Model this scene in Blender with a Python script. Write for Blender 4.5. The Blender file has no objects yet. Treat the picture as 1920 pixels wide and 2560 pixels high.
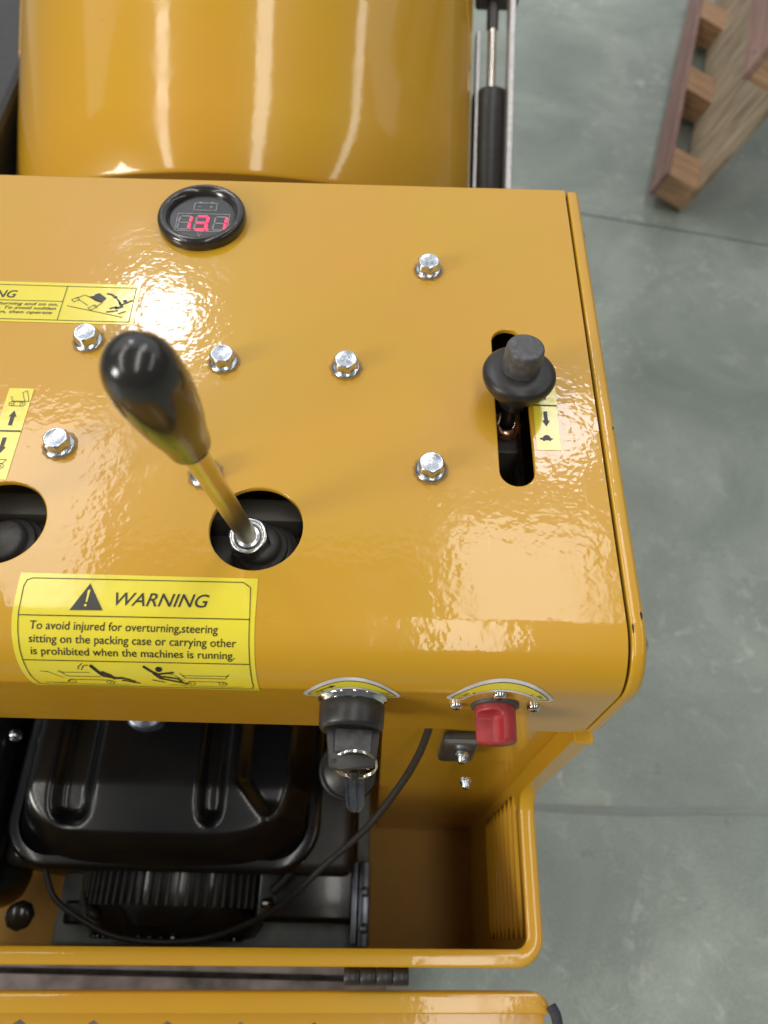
import bpy, bmesh, math, random
from mathutils import Vector, Matrix
from mathutils.geometry import tessellate_polygon
random.seed(7)
PI = math.pi
S = bpy.context.scene
COL = S.collection

# ------------------------------------------------------------------ camera
FPX = 1900.0
cam_d = bpy.data.cameras.new('camera'); cam = bpy.data.objects.new('camera', cam_d); COL.objects.link(cam)
S.camera = cam
cam_d.sensor_fit = 'VERTICAL'; cam_d.sensor_height = 34.6; cam_d.lens = FPX * 34.6 / 2560.0
RX = Vector((0.9996, 0.0217, 0.0154)); UP = Vector((-0.0265, 0.8706, 0.4913)); FW = Vector((0.0027, 0.4916, -0.8708))
RX.normalize(); FW = (FW - RX * FW.dot(RX)).normalized(); UP = RX.cross(FW)
m = Matrix((RX, UP, -FW)).transposed().to_4x4(); m.translation = Vector((0, 0, 1.358)); cam.matrix_world = m
cam_d.clip_start = 0.02; cam_d.clip_end = 60
cam_d.dof.use_dof = True; cam_d.dof.focus_distance = 0.43; cam_d.dof.aperture_fstop = 7.5

# ------------------------------------------------------------------ light
S.view_settings.view_transform = 'Standard'; S.view_settings.look = 'None'
S.view_settings.exposure = 0.07; S.view_settings.gamma = 1.0
w = bpy.data.worlds.new('World'); S.world = w; w.use_nodes = True
w.node_tree.nodes['Background'].inputs[0].default_value = (0.92, 0.96, 1.0, 1)
w.node_tree.nodes['Background'].inputs[1].default_value = 0.12

def area(name, loc, size, size_y, power, color, shape='RECTANGLE', target=None):
    l = bpy.data.lights.new(name, 'AREA'); l.shape = shape; l.size = size; l.size_y = size_y
    l.energy = power; l.color = color
    o = bpy.data.objects.new(name, l); COL.objects.link(o); o.location = loc
    if target is not None:
        d = Vector(target) - Vector(loc); o.rotation_euler = d.to_track_quat('-Z', 'Y').to_euler()
    return o
# radiance L (W/m2/sr) -> power = L * pi * area
def strip(name, x0, x1, y0, y1, z, L, color):
    a = (x1 - x0) * (y1 - y0)
    return area(name, ((x0+x1)/2, (y0+y1)/2, z), x1-x0, y1-y0, L*PI*a, color)
CREAM = (1.0, 0.96, 0.88)
strip('roof_light_middle', 0.40, 0.98, -4.5, 1.75, 6.0, 7.5, CREAM).rotation_euler = (0, 0, math.radians(2))
strip('roof_light_right', 0.55, 1.72, 1.90, 2.95, 6.0, 6.2, CREAM)
strip('roof_light_left', -4.05, -3.45, -4.5, 1.75, 6.0, 8.5, CREAM).rotation_euler = (0, 0, math.radians(-9))
strip('roof_light_left_far', -3.75, -2.25, 1.90, 3.9, 6.0, 5.6, CREAM)
strip('roof_light_far_right', 5.5, 6.2, -4.5, 3.0, 6.0, 6.0, CREAM).rotation_euler = (0, 0, math.radians(12))
area('bay_lamp_left', (-2.10, 5.05, 6.0), 0.70, 0.70, 24*PI*0.385, (0.84, 0.88, 1.0), 'DISK', (-0.1, 0.3, 1))
area('bay_lamp_right', (1.50, 3.85, 6.0), 0.62, 0.62, 14*PI*0.30, (0.84, 0.88, 1.0), 'DISK', (0.1, 0.3, 1))
strip('hall_roof_glow', -12, 12, 3.0, 26.0, 6.6, 0.68, (0.96, 0.98, 1.0))
area('louvre_fill', (-9.0, -4.7, 4.8), 2.8, 3.4, 21*PI*9.5, (1.0, 0.97, 0.9), 'RECTANGLE', (0.1, 0.05, 0.6))  # added fill lamp from the left, brightens the bay louvres

# ------------------------------------------------------------------ helpers
def mat(name, color, rough=0.5, metal=0.0, coat=0.0, noise=None, bump=None, spec=0.5, emit=None, coat_rough=0.05):
    """noise=(scale, colour2, lo, hi)  bump=(scale, strength, distance, detail)"""
    m = bpy.data.materials.new(name); m.use_nodes = True
    nt = m.node_tree; b = nt.nodes['Principled BSDF']
    b.inputs['Base Color'].default_value = (*color, 1); b.inputs['Roughness'].default_value = rough
    b.inputs['Metallic'].default_value = metal; b.inputs['Coat Weight'].default_value = coat
    b.inputs['Coat Roughness'].default_value = coat_rough
    b.inputs['Specular IOR Level'].default_value = spec
    tc = nt.nodes.new('ShaderNodeTexCoord')
    if noise:
        n = nt.nodes.new('ShaderNodeTexNoise'); n.inputs['Scale'].default_value = noise[0]; n.inputs['Detail'].default_value = 4
        nt.links.new(tc.outputs['Object'], n.inputs['Vector'])
        mr = nt.nodes.new('ShaderNodeMapRange'); mr.inputs[1].default_value = noise[2]; mr.inputs[2].default_value = noise[3]
        nt.links.new(n.outputs[0], mr.inputs[0])
        mx = nt.nodes.new('ShaderNodeMix'); mx.data_type = 'RGBA'
        mx.inputs[6].default_value = (*color, 1); mx.inputs[7].default_value = (*noise[1], 1)
        nt.links.new(mr.outputs[0], mx.inputs[0]); nt.links.new(mx.outputs[2], b.inputs['Base Color'])
    if bump:
        n = nt.nodes.new('ShaderNodeTexNoise'); n.inputs['Scale'].default_value = bump[0]; n.inputs['Detail'].default_value = bump[3]
        nt.links.new(tc.outputs['Object'], n.inputs['Vector'])
        bp = nt.nodes.new('ShaderNodeBump'); bp.inputs['Strength'].default_value = bump[1]; bp.inputs['Distance'].default_value = bump[2]
        nt.links.new(n.outputs[0], bp.inputs['Height']); nt.links.new(bp.outputs[0], b.inputs['Normal'])
        nt.links.new(bp.outputs[0], b.inputs['Coat Normal'])
    if emit:
        b.inputs['Emission Color'].default_value = (*emit[0], 1); b.inputs['Emission Strength'].default_value = emit[1]
    return m

def mobj(name, bm, m, parent=None, smooth=None, loc=None):
    if smooth is not None:
        for f in bm.faces: f.smooth = True
        if smooth < 180:
            for e in bm.edges:
                if len(e.link_faces) == 2 and e.calc_face_angle(0) > math.radians(smooth): e.smooth = False
    me = bpy.data.meshes.new(name); bm.to_mesh(me); bm.free()
    me.materials.append(m)
    o = bpy.data.objects.new(name, me); COL.objects.link(o)
    if parent: o.parent = parent
    return o
def empty(name, label, cat, loc=(0,0,0), group=None):
    o = bpy.data.objects.new(name, None); o.empty_display_size = 0.01; COL.objects.link(o)
    o['label'] = label; o['category'] = cat
    if group: o['group'] = group
    return o
def tag(o, label=None, cat=None, group=None, kind=None):
    if label: o['label'] = label
    if cat: o['category'] = cat
    if group: o['group'] = group
    if kind: o['kind'] = kind
    return o
def rgrid(bm, rows, close=False, flip=False):
    """rows of points -> quads; returns vert rows"""
    V = [[bm.verts.new(p) for p in r] for r in rows]
    for i in range(len(V)-1):
        n = len(V[i])
        for j in range(n if close else n-1):
            k = (j+1) % n
            q = [V[i][j], V[i][k], V[i+1][k], V[i+1][j]]
            if flip: q.reverse()
            try: bm.faces.new(q)
            except ValueError: pass
    return V
def box(bm, c, s, R=None, bev=0.0, seg=2):
    vs = []
    for dx in (-.5, .5):
        for dy in (-.5, .5):
            for dz in (-.5, .5):
                v = Vector((dx*s[0], dy*s[1], dz*s[2]))
                if R is not None: v = R @ v
                vs.append(bm.verts.new(v + Vector(c)))
    F = [bm.faces.new([vs[i] for i in f]) for f in ((0,1,3,2),(4,6,7,5),(0,4,5,1),(2,3,7,6),(0,2,6,4),(1,5,7,3))]
    if bev > 0:
        E = list({e for f in F for e in f.edges})
        bmesh.ops.bevel(bm, geom=E, offset=bev, segments=seg, profile=0.5, affect='EDGES')
    return F
def bx(x0, x1, y0, y1, z0, z1, bev=0.0, seg=2, bm=None):
    bm = bm or bmesh.new()
    box(bm, ((x0+x1)/2, (y0+y1)/2, (z0+z1)/2), (x1-x0, y1-y0, z1-z0), None, bev, seg); return bm
def frame(axis):
    a = Vector(axis).normalized(); h = Vector((0, 0, 1)) if abs(a.z) < .9 else Vector((0, 1, 0))
    u = h.cross(a).normalized(); return u, a.cross(u).normalized(), a
def lathe(bm, prof, org, axis, n=40, cap0=False, cap1=False):
    """prof [(r, h)]: ring around axis from org"""
    u, v, a = frame(axis); o = Vector(org); rows = []
    for r, h in prof:
        rows.append([o + a*h + (u*math.cos(2*PI*i/n) + v*math.sin(2*PI*i/n))*max(r, 1e-5) for i in range(n)])
    V = rgrid(bm, rows, close=True)
    if cap0: bm.faces.new(list(reversed(V[0])))
    if cap1: bm.faces.new(V[-1])
    return V
def tube(bm, pts, r, n=10, close=False, caps=True):
    P = [Vector(p) for p in pts]; rows = []; N = len(P); prev = None
    for i in range(N):
        if close: t = (P[(i+1) % N] - P[i-1]).normalized()
        else: t = (P[min(i+1, N-1)] - P[max(i-1, 0)]).normalized()
        if prev is None: u, v, _ = frame(t)
        else:
            u = (prev - t*prev.dot(t)).normalized(); v = t.cross(u)
        prev = u
        rr = r[i] if isinstance(r, (list, tuple)) else r
        rows.append([P[i] + (u*math.cos(2*PI*k/n) + v*math.sin(2*PI*k/n))*rr for k in range(n)])
    if close: rows.append(rows[0])
    V = rgrid(bm, rows, close=True)
    if caps and not close:
        bm.faces.new(list(reversed(V[0]))); bm.faces.new(V[-1])
def spline(pts, k=8):
    P = [Vector(p) for p in pts]; out = []
    for i in range(len(P)-1):
        p0 = P[max(i-1, 0)]; p1 = P[i]; p2 = P[i+1]; p3 = P[min(i+2, len(P)-1)]
        for j in range(k):
            t = j/k
            out.append(0.5*((2*p1) + (p2-p0)*t + (2*p0-5*p1+4*p2-p3)*t*t + (3*p1-p0-3*p2+p3)*t**3))
    out.append(P[-1]); return out
def fill_holes(bm, outer, holes, z, up=True):
    """flat polygon (x,y) with holes at height z"""
    loops = [[Vector((p[0], p[1], 0)) for p in outer]] + [[Vector((p[0], p[1], 0)) for p in h] for h in holes]
    tri = tessellate_polygon(loops); flat = [p for l in loops for p in l]
    V = [bm.verts.new((p.x, p.y, z)) for p in flat]
    for t in tri:
        f = bm.faces.new([V[i] for i in t]); f.normal_update()
        if (f.normal.z < 0) == up: f.normal_flip()
    return V
def circ(cx, cy, r, n=64): return [(cx + r*math.cos(2*PI*i/n), cy + r*math.sin(2*PI*i/n)) for i in range(n)]
def stadium(cx, y0, y1, r, n=16):
    p = [(cx + r*math.cos(PI*i/n), y1 - r + r*math.sin(PI*i/n)) for i in range(n+1)]
    return p + [(cx + r*math.cos(PI + PI*i/n), y0 + r + r*math.sin(PI + PI*i/n)) for i in range(n+1)]

# ------------------------------------------------------------------ hood surface map
BR, YF, ZT = 0.030, 0.112, 1.0
YB = YF + BR; SB = YB - BR*PI/2
def surf(x, s, o=0.0):
    if s >= YB: return Vector((x, s, ZT + o))
    th = (YB - s)/BR
    if th <= PI/2: return Vector((x, YB - (BR+o)*math.sin(th), ZT - BR + (BR+o)*math.cos(th)))
    return Vector((x, YF - o, ZT - BR - (SB - s)))
def ssteps(s0, s1, d=0.0025):
    n = max(1, int(abs(s1-s0)/d)); return [s0 + (s1-s0)*i/n for i in range(n+1)]

# ------------------------------------------------------------------ materials
def paint_mat(name, base, peel=0.30):
    m = mat(name, base, rough=0.32, coat=0.85, coat_rough=0.085)
    nt = m.node_tree; b = nt.nodes['Principled BSDF']; N = nt.nodes; Lk = nt.links
    b.inputs['Coat IOR'].default_value = 1.5; b.inputs['Specular IOR Level'].default_value = 0.25
    tc = N.new('ShaderNodeTexCoord')
    n1 = N.new('ShaderNodeTexNoise'); n1.inputs['Scale'].default_value = 7; n1.inputs['Detail'].default_value = 5; n1.inputs['Roughness'].default_value = 0.6
    Lk.new(tc.outputs['Object'], n1.inputs['Vector'])
    mr = N.new('ShaderNodeMapRange'); mr.inputs[1].default_value = 0.35; mr.inputs[2].default_value = 0.7
    Lk.new(n1.outputs[0], mr.inputs[0])
    mx = N.new('ShaderNodeMix'); mx.data_type = 'RGBA'
    mx.inputs[6].default_value = (*base, 1); mx.inputs[7].default_value = (base[0]*0.96, base[1]*1.06, base[2]*0.6, 1)
    Lk.new(mr.outputs[0], mx.inputs[0])
    n3 = N.new('ShaderNodeTexNoise'); n3.inputs['Scale'].default_value = 16; n3.inputs['Detail'].default_value = 6; n3.inputs['Roughness'].default_value = 0.65; n3.inputs['Distortion'].default_value = 0.6
    Lk.new(tc.outputs['Object'], n3.inputs['Vector'])
    cr3 = N.new('ShaderNodeMapRange'); cr3.inputs[1].default_value = 0.50; cr3.inputs[2].default_value = 0.72; cr3.inputs[3].default_value = 0.06; cr3.inputs[4].default_value = 0.20
    Lk.new(n3.outputs[0], cr3.inputs[0]); Lk.new(cr3.outputs[0], b.inputs['Coat Roughness'])
    wv = N.new('ShaderNodeTexNoise'); wv.inputs['Scale'].default_value = 5.0; wv.inputs['Detail'].default_value = 8
    mpn = N.new('ShaderNodeMapping'); mpn.inputs['Rotation'].default_value = (0, 0, 0.9); mpn.inputs['Scale'].default_value = (60, 1.6, 10)
    Lk.new(tc.outputs['Object'], mpn.inputs['Vector']); Lk.new(mpn.outputs[0], wv.inputs['Vector'])
    scr = N.new('ShaderNodeMath'); scr.operation = 'GREATER_THAN'; scr.inputs[1].default_value = 0.735; Lk.new(wv.outputs[0], scr.inputs[0])
    mxs = N.new('ShaderNodeMix'); mxs.data_type = 'RGBA'; mxs.inputs[7].default_value = (base[0]*1.15, base[1]*1.3, base[2]*4, 1)
    sc2 = N.new('ShaderNodeMath'); sc2.operation = 'MULTIPLY'; sc2.inputs[1].default_value = 0.55; Lk.new(scr.outputs[0], sc2.inputs[0])
    Lk.new(sc2.outputs[0], mxs.inputs[0]); Lk.new(mx.outputs[2], mxs.inputs[6])
    # sparse tiny specks of dirt
    v = N.new('ShaderNodeTexVoronoi'); v.inputs['Scale'].default_value = 42; Lk.new(tc.outputs['Object'], v.inputs['Vector'])
    lt = N.new('ShaderNodeMath'); lt.operation = 'LESS_THAN'; lt.inputs[1].default_value = 0.035; Lk.new(v.outputs['Distance'], lt.inputs[0])
    sp = N.new('ShaderNodeSeparateColor'); Lk.new(v.outputs['Color'], sp.inputs[0])
    g2 = N.new('ShaderNodeMath'); g2.operation = 'GREATER_THAN'; g2.inputs[1].default_value = 0.78; Lk.new(sp.outputs[0], g2.inputs[0])
    ml = N.new('ShaderNodeMath'); ml.operation = 'MULTIPLY'; Lk.new(lt.outputs[0], ml.inputs[0]); Lk.new(g2.outputs[0], ml.inputs[1])
    m2 = N.new('ShaderNodeMath'); m2.operation = 'MULTIPLY'; m2.inputs[1].default_value = 0.75; Lk.new(ml.outputs[0], m2.inputs[0])
    mx2 = N.new('ShaderNodeMix'); mx2.data_type = 'RGBA'; mx2.inputs[7].default_value = (0.10, 0.045, 0.012, 1)
    Lk.new(m2.outputs[0], mx2.inputs[0]); Lk.new(mxs.outputs[2], mx2.inputs[6]); Lk.new(mx2.outputs[2], b.inputs['Base Color'])
    # orange peel: two scales of waviness
    a = N.new('ShaderNodeTexNoise'); a.inputs['Scale'].default_value = 210; a.inputs['Detail'].default_value = 1.5; Lk.new(tc.outputs['Object'], a.inputs['Vector'])
    a2 = N.new('ShaderNodeTexNoise'); a2.inputs['Scale'].default_value = 62; a2.inputs['Detail'].default_value = 1.0; Lk.new(tc.outputs['Object'], a2.inputs['Vector'])
    ad = N.new('ShaderNodeMath'); ad.operation = 'MULTIPLY_ADD'; ad.inputs[1].default_value = 1.3
    Lk.new(a2.outputs[0], ad.inputs[0]); Lk.new(a.outputs[0], ad.inputs[2])
    bp = N.new('ShaderNodeBump'); bp.inputs['Strength'].default_value = peel; bp.inputs['Distance'].default_value = 0.0012
    Lk.new(ad.outputs[0], bp.inputs['Height']); Lk.new(bp.outputs[0], b.inputs['Coat Normal'])
    bp2 = N.new('ShaderNodeBump'); bp2.inputs['Strength'].default_value = peel*0.4; bp2.inputs['Distance'].default_value = 0.0012
    Lk.new(ad.outputs[0], bp2.inputs['Height']); Lk.new(bp2.outputs[0], b.inputs['Normal'])
    return m
YEL = (0.590, 0.306, 0.024)
M_Y = paint_mat('yellow_enamel', YEL, 0.108)
M_YT = paint_mat('yellow_enamel_smooth', YEL, 0.045)
M_YM = paint_mat('yellow_enamel_mirror', YEL, 0.012)
M_YD = mat('dusty_yellow_paint', (0.60, 0.32, 0.03), rough=0.55, noise=(9, (0.45, 0.23, 0.03), .4, .75), bump=(160, .15, .0008, 3))
M_Z = mat('zinc_plated_steel', (0.72, 0.76, 0.80), rough=0.24, metal=1.0, noise=(900, (0.52, 0.55, 0.60), .35, .7), bump=(700, 0.25, 0.0004, 3))
M_CH = mat('chrome', (0.85, 0.83, 0.80), rough=0.10, metal=1.0, noise=(200, (0.7, 0.68, 0.64), .4, .7))
M_BRASS = mat('yellow_zinc_rod', (0.66, 0.58, 0.42), rough=0.34, metal=1.0, noise=(45, (0.56, 0.56, 0.20), .45, .62), bump=(300, 0.15, 0.0003, 3))
M_BKG = mat('glossy_black_plastic', (0.022, 0.019, 0.017), rough=0.22, coat=0.4, noise=(40, (0.03, 0.027, 0.024), .4, .7))
M_BKS = mat('satin_black_plastic', (0.021, 0.020, 0.020), rough=0.38, noise=(120, (0.032, 0.030, 0.030), .4, .7), bump=(1500, 0.12, 0.0002, 2))
M_RUB = mat('black_rubber', (0.065, 0.062, 0.060), rough=0.48, noise=(300, (0.04, 0.038, 0.035), .5, .75), bump=(900, 0.3, 0.0004, 3))
M_CBL = mat('cable_jacket', (0.016, 0.015, 0.014), rough=0.5, noise=(300, (0.03, 0.028, 0.026), .5, .75), bump=(900, 0.3, 0.0004, 3))
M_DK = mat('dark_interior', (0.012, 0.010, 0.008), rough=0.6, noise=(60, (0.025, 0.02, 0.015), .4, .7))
M_RED = mat('red_plastic', (0.34, 0.034, 0.040), rough=0.38, noise=(90, (0.46, 0.04, 0.045), .4, .7), bump=(800, 0.1, 0.0003, 2))
M_STK = mat('yellow_vinyl', (0.80, 0.68, 0.045), rough=0.22, coat=0.5, noise=(35, (0.74, 0.62, 0.05), .45, .75), bump=(140, 0.10, 0.0008, 1.5), coat_rough=0.1)
M_INK = mat('black_ink', (0.02, 0.019, 0.015), rough=0.32, noise=(200, (0.03, 0.028, 0.02), .4, .7))
M_WHT = mat('white_vinyl', (0.82, 0.80, 0.82), rough=0.3, noise=(60, (0.55, 0.53, 0.52), .4, .7))
M_GRY = mat('grey_print', (0.42, 0.42, 0.41), rough=0.4, noise=(200, (0.18, 0.18, 0.17), .4, .7))
M_SEG = mat('unlit_segment', (0.26, 0.26, 0.26), rough=0.4, noise=(200, (0.22, 0.22, 0.22), .4, .7))
M_DIAL = mat('dial_face', (0.035, 0.035, 0.036), rough=0.30, noise=(250, (0.05, 0.05, 0.05), .5, .8))
M_LED = mat('red_led', (0.5, 0.02, 0.04), rough=0.4, emit=((1.0, 0.035, 0.11), 1.8))
M_ENG = mat('engine_black_enamel', (0.005, 0.005, 0.006), rough=0.24, coat=0.2, noise=(25, (0.010, 0.010, 0.009), .45, .75), bump=(260, 0.06, 0.0008, 3))
M_ENM = mat('engine_block_casting', (0.020, 0.019, 0.018), rough=0.45, noise=(60, (0.04, 0.038, 0.035), .45, .75), bump=(300, 0.4, 0.0006, 3))
M_STL = mat('dark_steel', (0.16, 0.18, 0.22), rough=0.3, metal=0.8, noise=(60, (0.09, 0.10, 0.12), .4, .7))
M_GAL = mat('galvanised_bar', (0.52, 0.52, 0.54), rough=0.45, metal=0.7, noise=(120, (0.42, 0.42, 0.44), .4, .7))
M_FOAM = mat('foam_strip', (0.028, 0.030, 0.045), rough=0.8, noise=(400, (0.05, 0.05, 0.065), .4, .7))
M_PLATE = mat('grey_plate', (0.20, 0.235, 0.225), rough=0.5, noise=(40, (0.15, 0.175, 0.17), .4, .7))
M_FRM = mat('floor_shade_grey', (0.34, 0.31, 0.33), rough=0.6, noise=(25, (0.10, 0.09, 0.09), .4, .7))  # grey of the added plates that stand in for shaded floor
M_VLV = mat('valve_casting', (0.075, 0.068, 0.058), rough=0.5, noise=(60, (0.10, 0.09, 0.075), .45, .75), bump=(300, 0.4, 0.0006, 3))
M_COP = mat('copper_washer', (0.95, 0.62, 0.48), rough=0.25, metal=1.0, noise=(100, (0.6, 0.3, 0.22), .4, .7))

def wood_mat(name, c1, c2, axis_scale):
    m = bpy.data.materials.new(name); m.use_nodes = True; nt = m.node_tree; b = nt.nodes['Principled BSDF']; N = nt.nodes; Lk = nt.links
    b.inputs['Roughness'].default_value = 0.7
    tc = N.new('ShaderNodeTexCoord'); mp = N.new('ShaderNodeMapping'); mp.inputs['Scale'].default_value = axis_scale
    Lk.new(tc.outputs['Object'], mp.inputs['Vector'])
    n = N.new('ShaderNodeTexNoise'); n.inputs['Scale'].default_value = 4; n.inputs['Detail'].default_value = 7; n.inputs['Distortion'].default_value = 0.8
    Lk.new(mp.outputs[0], n.inputs['Vector'])
    cr = N.new('ShaderNodeValToRGB'); cr.color_ramp.elements[0].position = .32; cr.color_ramp.elements[1].position = .68
    cr.color_ramp.elements[0].color = (*c2, 1); cr.color_ramp.elements[1].color = (*c1, 1)
    Lk.new(n.outputs[0], cr.inputs[0]); Lk.new(cr.outputs[0], b.inputs['Base Color'])
    bp = N.new('ShaderNodeBump'); bp.inputs['Strength'].default_value = .3; bp.inputs['Distance'].default_value = .002
    Lk.new(n.outputs[0], bp.inputs['Height']); Lk.new(bp.outputs[0], b.inputs['Normal'])
    return m
M_PLY = wood_mat('plywood', (0.60, 0.49, 0.34), (0.26, 0.18, 0.11), (1.8, 14, 1))
M_PINK = wood_mat('reddish_plywood', (0.38, 0.245, 0.205), (0.27, 0.155, 0.135), (20, 1.6, 1))
M_BLK = wood_mat('block_wood', (0.60, 0.38, 0.22), (0.36, 0.21, 0.12), (30, 30, 2))

# ================================================================== floor
def concrete():
    m = bpy.data.materials.new('polished_concrete'); m.use_nodes = True; nt = m.node_tree; b = nt.nodes['Principled BSDF']; N = nt.nodes; Lk = nt.links
    tc = N.new('ShaderNodeTexCoord')
    def noi(sc, det, ro=.55, dist=0.0):
        n = N.new('ShaderNodeTexNoise'); n.inputs['Scale'].default_value = sc; n.inputs['Detail'].default_value = det
        n.inputs['Roughness'].default_value = ro; n.inputs['Distortion'].default_value = dist
        Lk.new(tc.outputs['Object'], n.inputs['Vector']); return n
    a = noi(3.2, 6, .62, .6)
    cr = N.new('ShaderNodeValToRGB'); e = cr.color_ramp.elements
    e[0].position = .30; e[0].color = (0.205, 0.250, 0.220, 1); e[1].position = .72; e[1].color = (0.390, 0.440, 0.385, 1)
    q = e.new(.52); q.color = (0.285, 0.328, 0.290, 1)
    Lk.new(a.outputs[0], cr.inputs[0])
    c = noi(8, 7, .7, .35); mr = N.new('ShaderNodeMapRange'); mr.inputs[1].default_value = .56; mr.inputs[2].default_value = .74; mr.inputs[4].default_value = 0.42
    Lk.new(c.outputs[0], mr.inputs[0])
    mx = N.new('ShaderNodeMix'); mx.data_type = 'RGBA'; mx.inputs[7].default_value = (0.50, 0.55, 0.48, 1)
    Lk.new(mr.outputs[0], mx.inputs[0]); Lk.new(cr.outputs[0], mx.inputs[6])
    d = noi(24, 4, .6); mr2 = N.new('ShaderNodeMapRange'); mr2.inputs[1].default_value = .67; mr2.inputs[2].default_value = .75; mr2.inputs[4].default_value = .45
    Lk.new(d.outputs[0], mr2.inputs[0])
    mx2 = N.new('ShaderNodeMix'); mx2.data_type = 'RGBA'; mx2.inputs[7].default_value = (0.09, 0.095, 0.09, 1)
    Lk.new(mr2.outputs[0], mx2.inputs[0]); Lk.new(mx.outputs[2], mx2.inputs[6])
    Lk.new(mx2.outputs[2], b.inputs['Base Color'])
    h1 = noi(30, 6, .7, .8); mh = N.new('ShaderNodeMapRange'); mh.inputs[1].default_value = .54; mh.inputs[2].default_value = .68; mh.inputs[4].default_value = .6; Lk.new(h1.outputs[0], mh.inputs[0])
    h2 = noi(3.2, 2); mh2 = N.new('ShaderNodeMapRange'); mh2.inputs[1].default_value = .45; mh2.inputs[2].default_value = .62; Lk.new(h2.outputs[0], mh2.inputs[0])
    mm = N.new('ShaderNodeMath'); mm.operation = 'MULTIPLY'; Lk.new(mh.outputs[0], mm.inputs[0]); Lk.new(mh2.outputs[0], mm.inputs[1])
    mx3 = N.new('ShaderNodeMix'); mx3.data_type = 'RGBA'; mx3.inputs[7].default_value = (0.56, 0.58, 0.54, 1)
    Lk.new(mm.outputs[0], mx3.inputs[0]); Lk.new(mx2.outputs[2], mx3.inputs[6])
    g = noi(220, 3, .7); mg = N.new('ShaderNodeMapRange'); mg.inputs[1].default_value = .3; mg.inputs[2].default_value = .7; mg.inputs[3].default_value = .84; mg.inputs[4].default_value = 1.10
    Lk.new(g.outputs[0], mg.inputs[0]); vm_ = N.new('ShaderNodeVectorMath'); vm_.operation = 'SCALE'
    Lk.new(mx3.outputs[2], vm_.inputs[0]); Lk.new(mg.outputs[0], vm_.inputs['Scale']); Lk.new(vm_.outputs[0], b.inputs['Base Color'])
    bp = N.new('ShaderNodeBump'); bp.inputs['Strength'].default_value = .25; bp.inputs['Distance'].default_value = .002; Lk.new(g.outputs[0], bp.inputs['Height']); Lk.new(bp.outputs[0], b.inputs['Normal'])
    rr = N.new('ShaderNodeMapRange'); rr.inputs[3].default_value = .30; rr.inputs[4].default_value = .55; Lk.new(c.outputs[0], rr.inputs[0]); Lk.new(rr.outputs[0], b.inputs['Roughness'])
    return m
M_CON = concrete()
M_SUB = mat('joint_sealant', (0.05, 0.052, 0.05), rough=0.8, noise=(20, (0.07, 0.07, 0.065), .4, .7))
bm = bmesh.new(); fill_holes(bm, [(-14, -14), (14, -14), (14, 14), (-14, 14)], [], -0.012)
floor = tag(mobj('floor', bm, M_SUB), kind='structure')
# saw-cut joint runs from (0.49,1.69) to (0.98,1.59)
jd = Vector((0.486, -0.104)).normalized(); jn = Vector((-jd.y, jd.x)); jp = Vector((0.493, 1.693))
def jpt(t, o): p = jp + jd*t + jn*o; return (p.x, p.y)
for pts in ([jpt(-12, .0025), jpt(12, .0025), (14, 14), (-14, 14)], [(-14, -14), (14, -14), jpt(12, -.0025), jpt(-12, -.0025)]):
    bm = bmesh.new()
    V = fill_holes(bm, pts, [], 0.0)
    n = len(V); lo = [bm.verts.new((v.co.x, v.co.y, -0.011)) for v in V]
    for i in range(n): bm.faces.new([V[i], lo[i], lo[(i+1) % n], V[(i+1) % n]])
    mobj('floor_slab', bm, M_CON, floor)

bm = bmesh.new(); rows = []
for i in range(41):
    x = .05 + i*.1; yy = .2030 + .003*math.sin(i*1.3); rows.append([Vector((x, yy - .0065 - .001*math.sin(i*2.1), .0012)), Vector((x, yy + .0060 + .001*math.cos(i*1.7), .0012))])
rgrid(bm, rows, flip=True); mobj('joint_filler', bm, mat('joint_filler', (0.25, 0.285, 0.265), rough=.7, noise=(30, (0.24, 0.26, 0.24), .4, .7)), floor)

# ================================================================== dumper
DUMP = empty('mini_dumper', 'yellow mini dumper with control levers, open engine bay and rounded skip on grey floor', 'mini dumper')

# ---- hood sheet
HX0, HX1, HYB = -0.60, 0.1243, 0.4720
holes = [circ(-0.0668, 0.1905, 0.0256, 96), circ(-0.2040, 0.1900, 0.0256, 96), stadium(0.0752, 0.2202, 0.3365, 0.0106, 24)]
bm = bmesh.new()
fill_holes(bm, [(HX0, 0.150), (HX1, 0.150), (HX1, HYB-0.003), (HX0, HYB-0.003)], holes, ZT)
nx = 30; xs = [HX0 + (HX1-HX0)*i/nx for i in range(nx+1)]
rgrid(bm, [[surf(x, s) for x in xs] for s in ssteps(SB - 0.0735, SB, .02)[:-1] + ssteps(SB, YB, .0012) + [0.1450, 0.150]], flip=False)
rgrid(bm, [[Vector((x, HYB-0.003+0.003*math.sin(t), ZT-0.003+0.003*math.cos(t))) for x in (HX0, HX1)] for t in [PI/2*i/6 for i in range(7)]] + [[Vector((x, HYB, ZT-.05)) for x in (HX0, HX1)]])
# thickness at the right cut edge and bottom edge
path = [surf(HX1, s) for s in ssteps(SB-0.0735, YB, .002)] + [surf(HX1, HYB-0.003)]
path2 = [surf(HX1, s, -0.0022) for s in ssteps(SB-0.0735, YB, .002)] + [surf(HX1, HYB-0.003, -0.0022)]
rgrid(bm, [path, path2], flip=True)
bot = SB-0.0735
rgrid(bm, [[surf(HX0, bot), surf(HX1, bot)], [surf(HX0, bot, -.0022), surf(HX1, bot, -.0022)]], flip=True)
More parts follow.
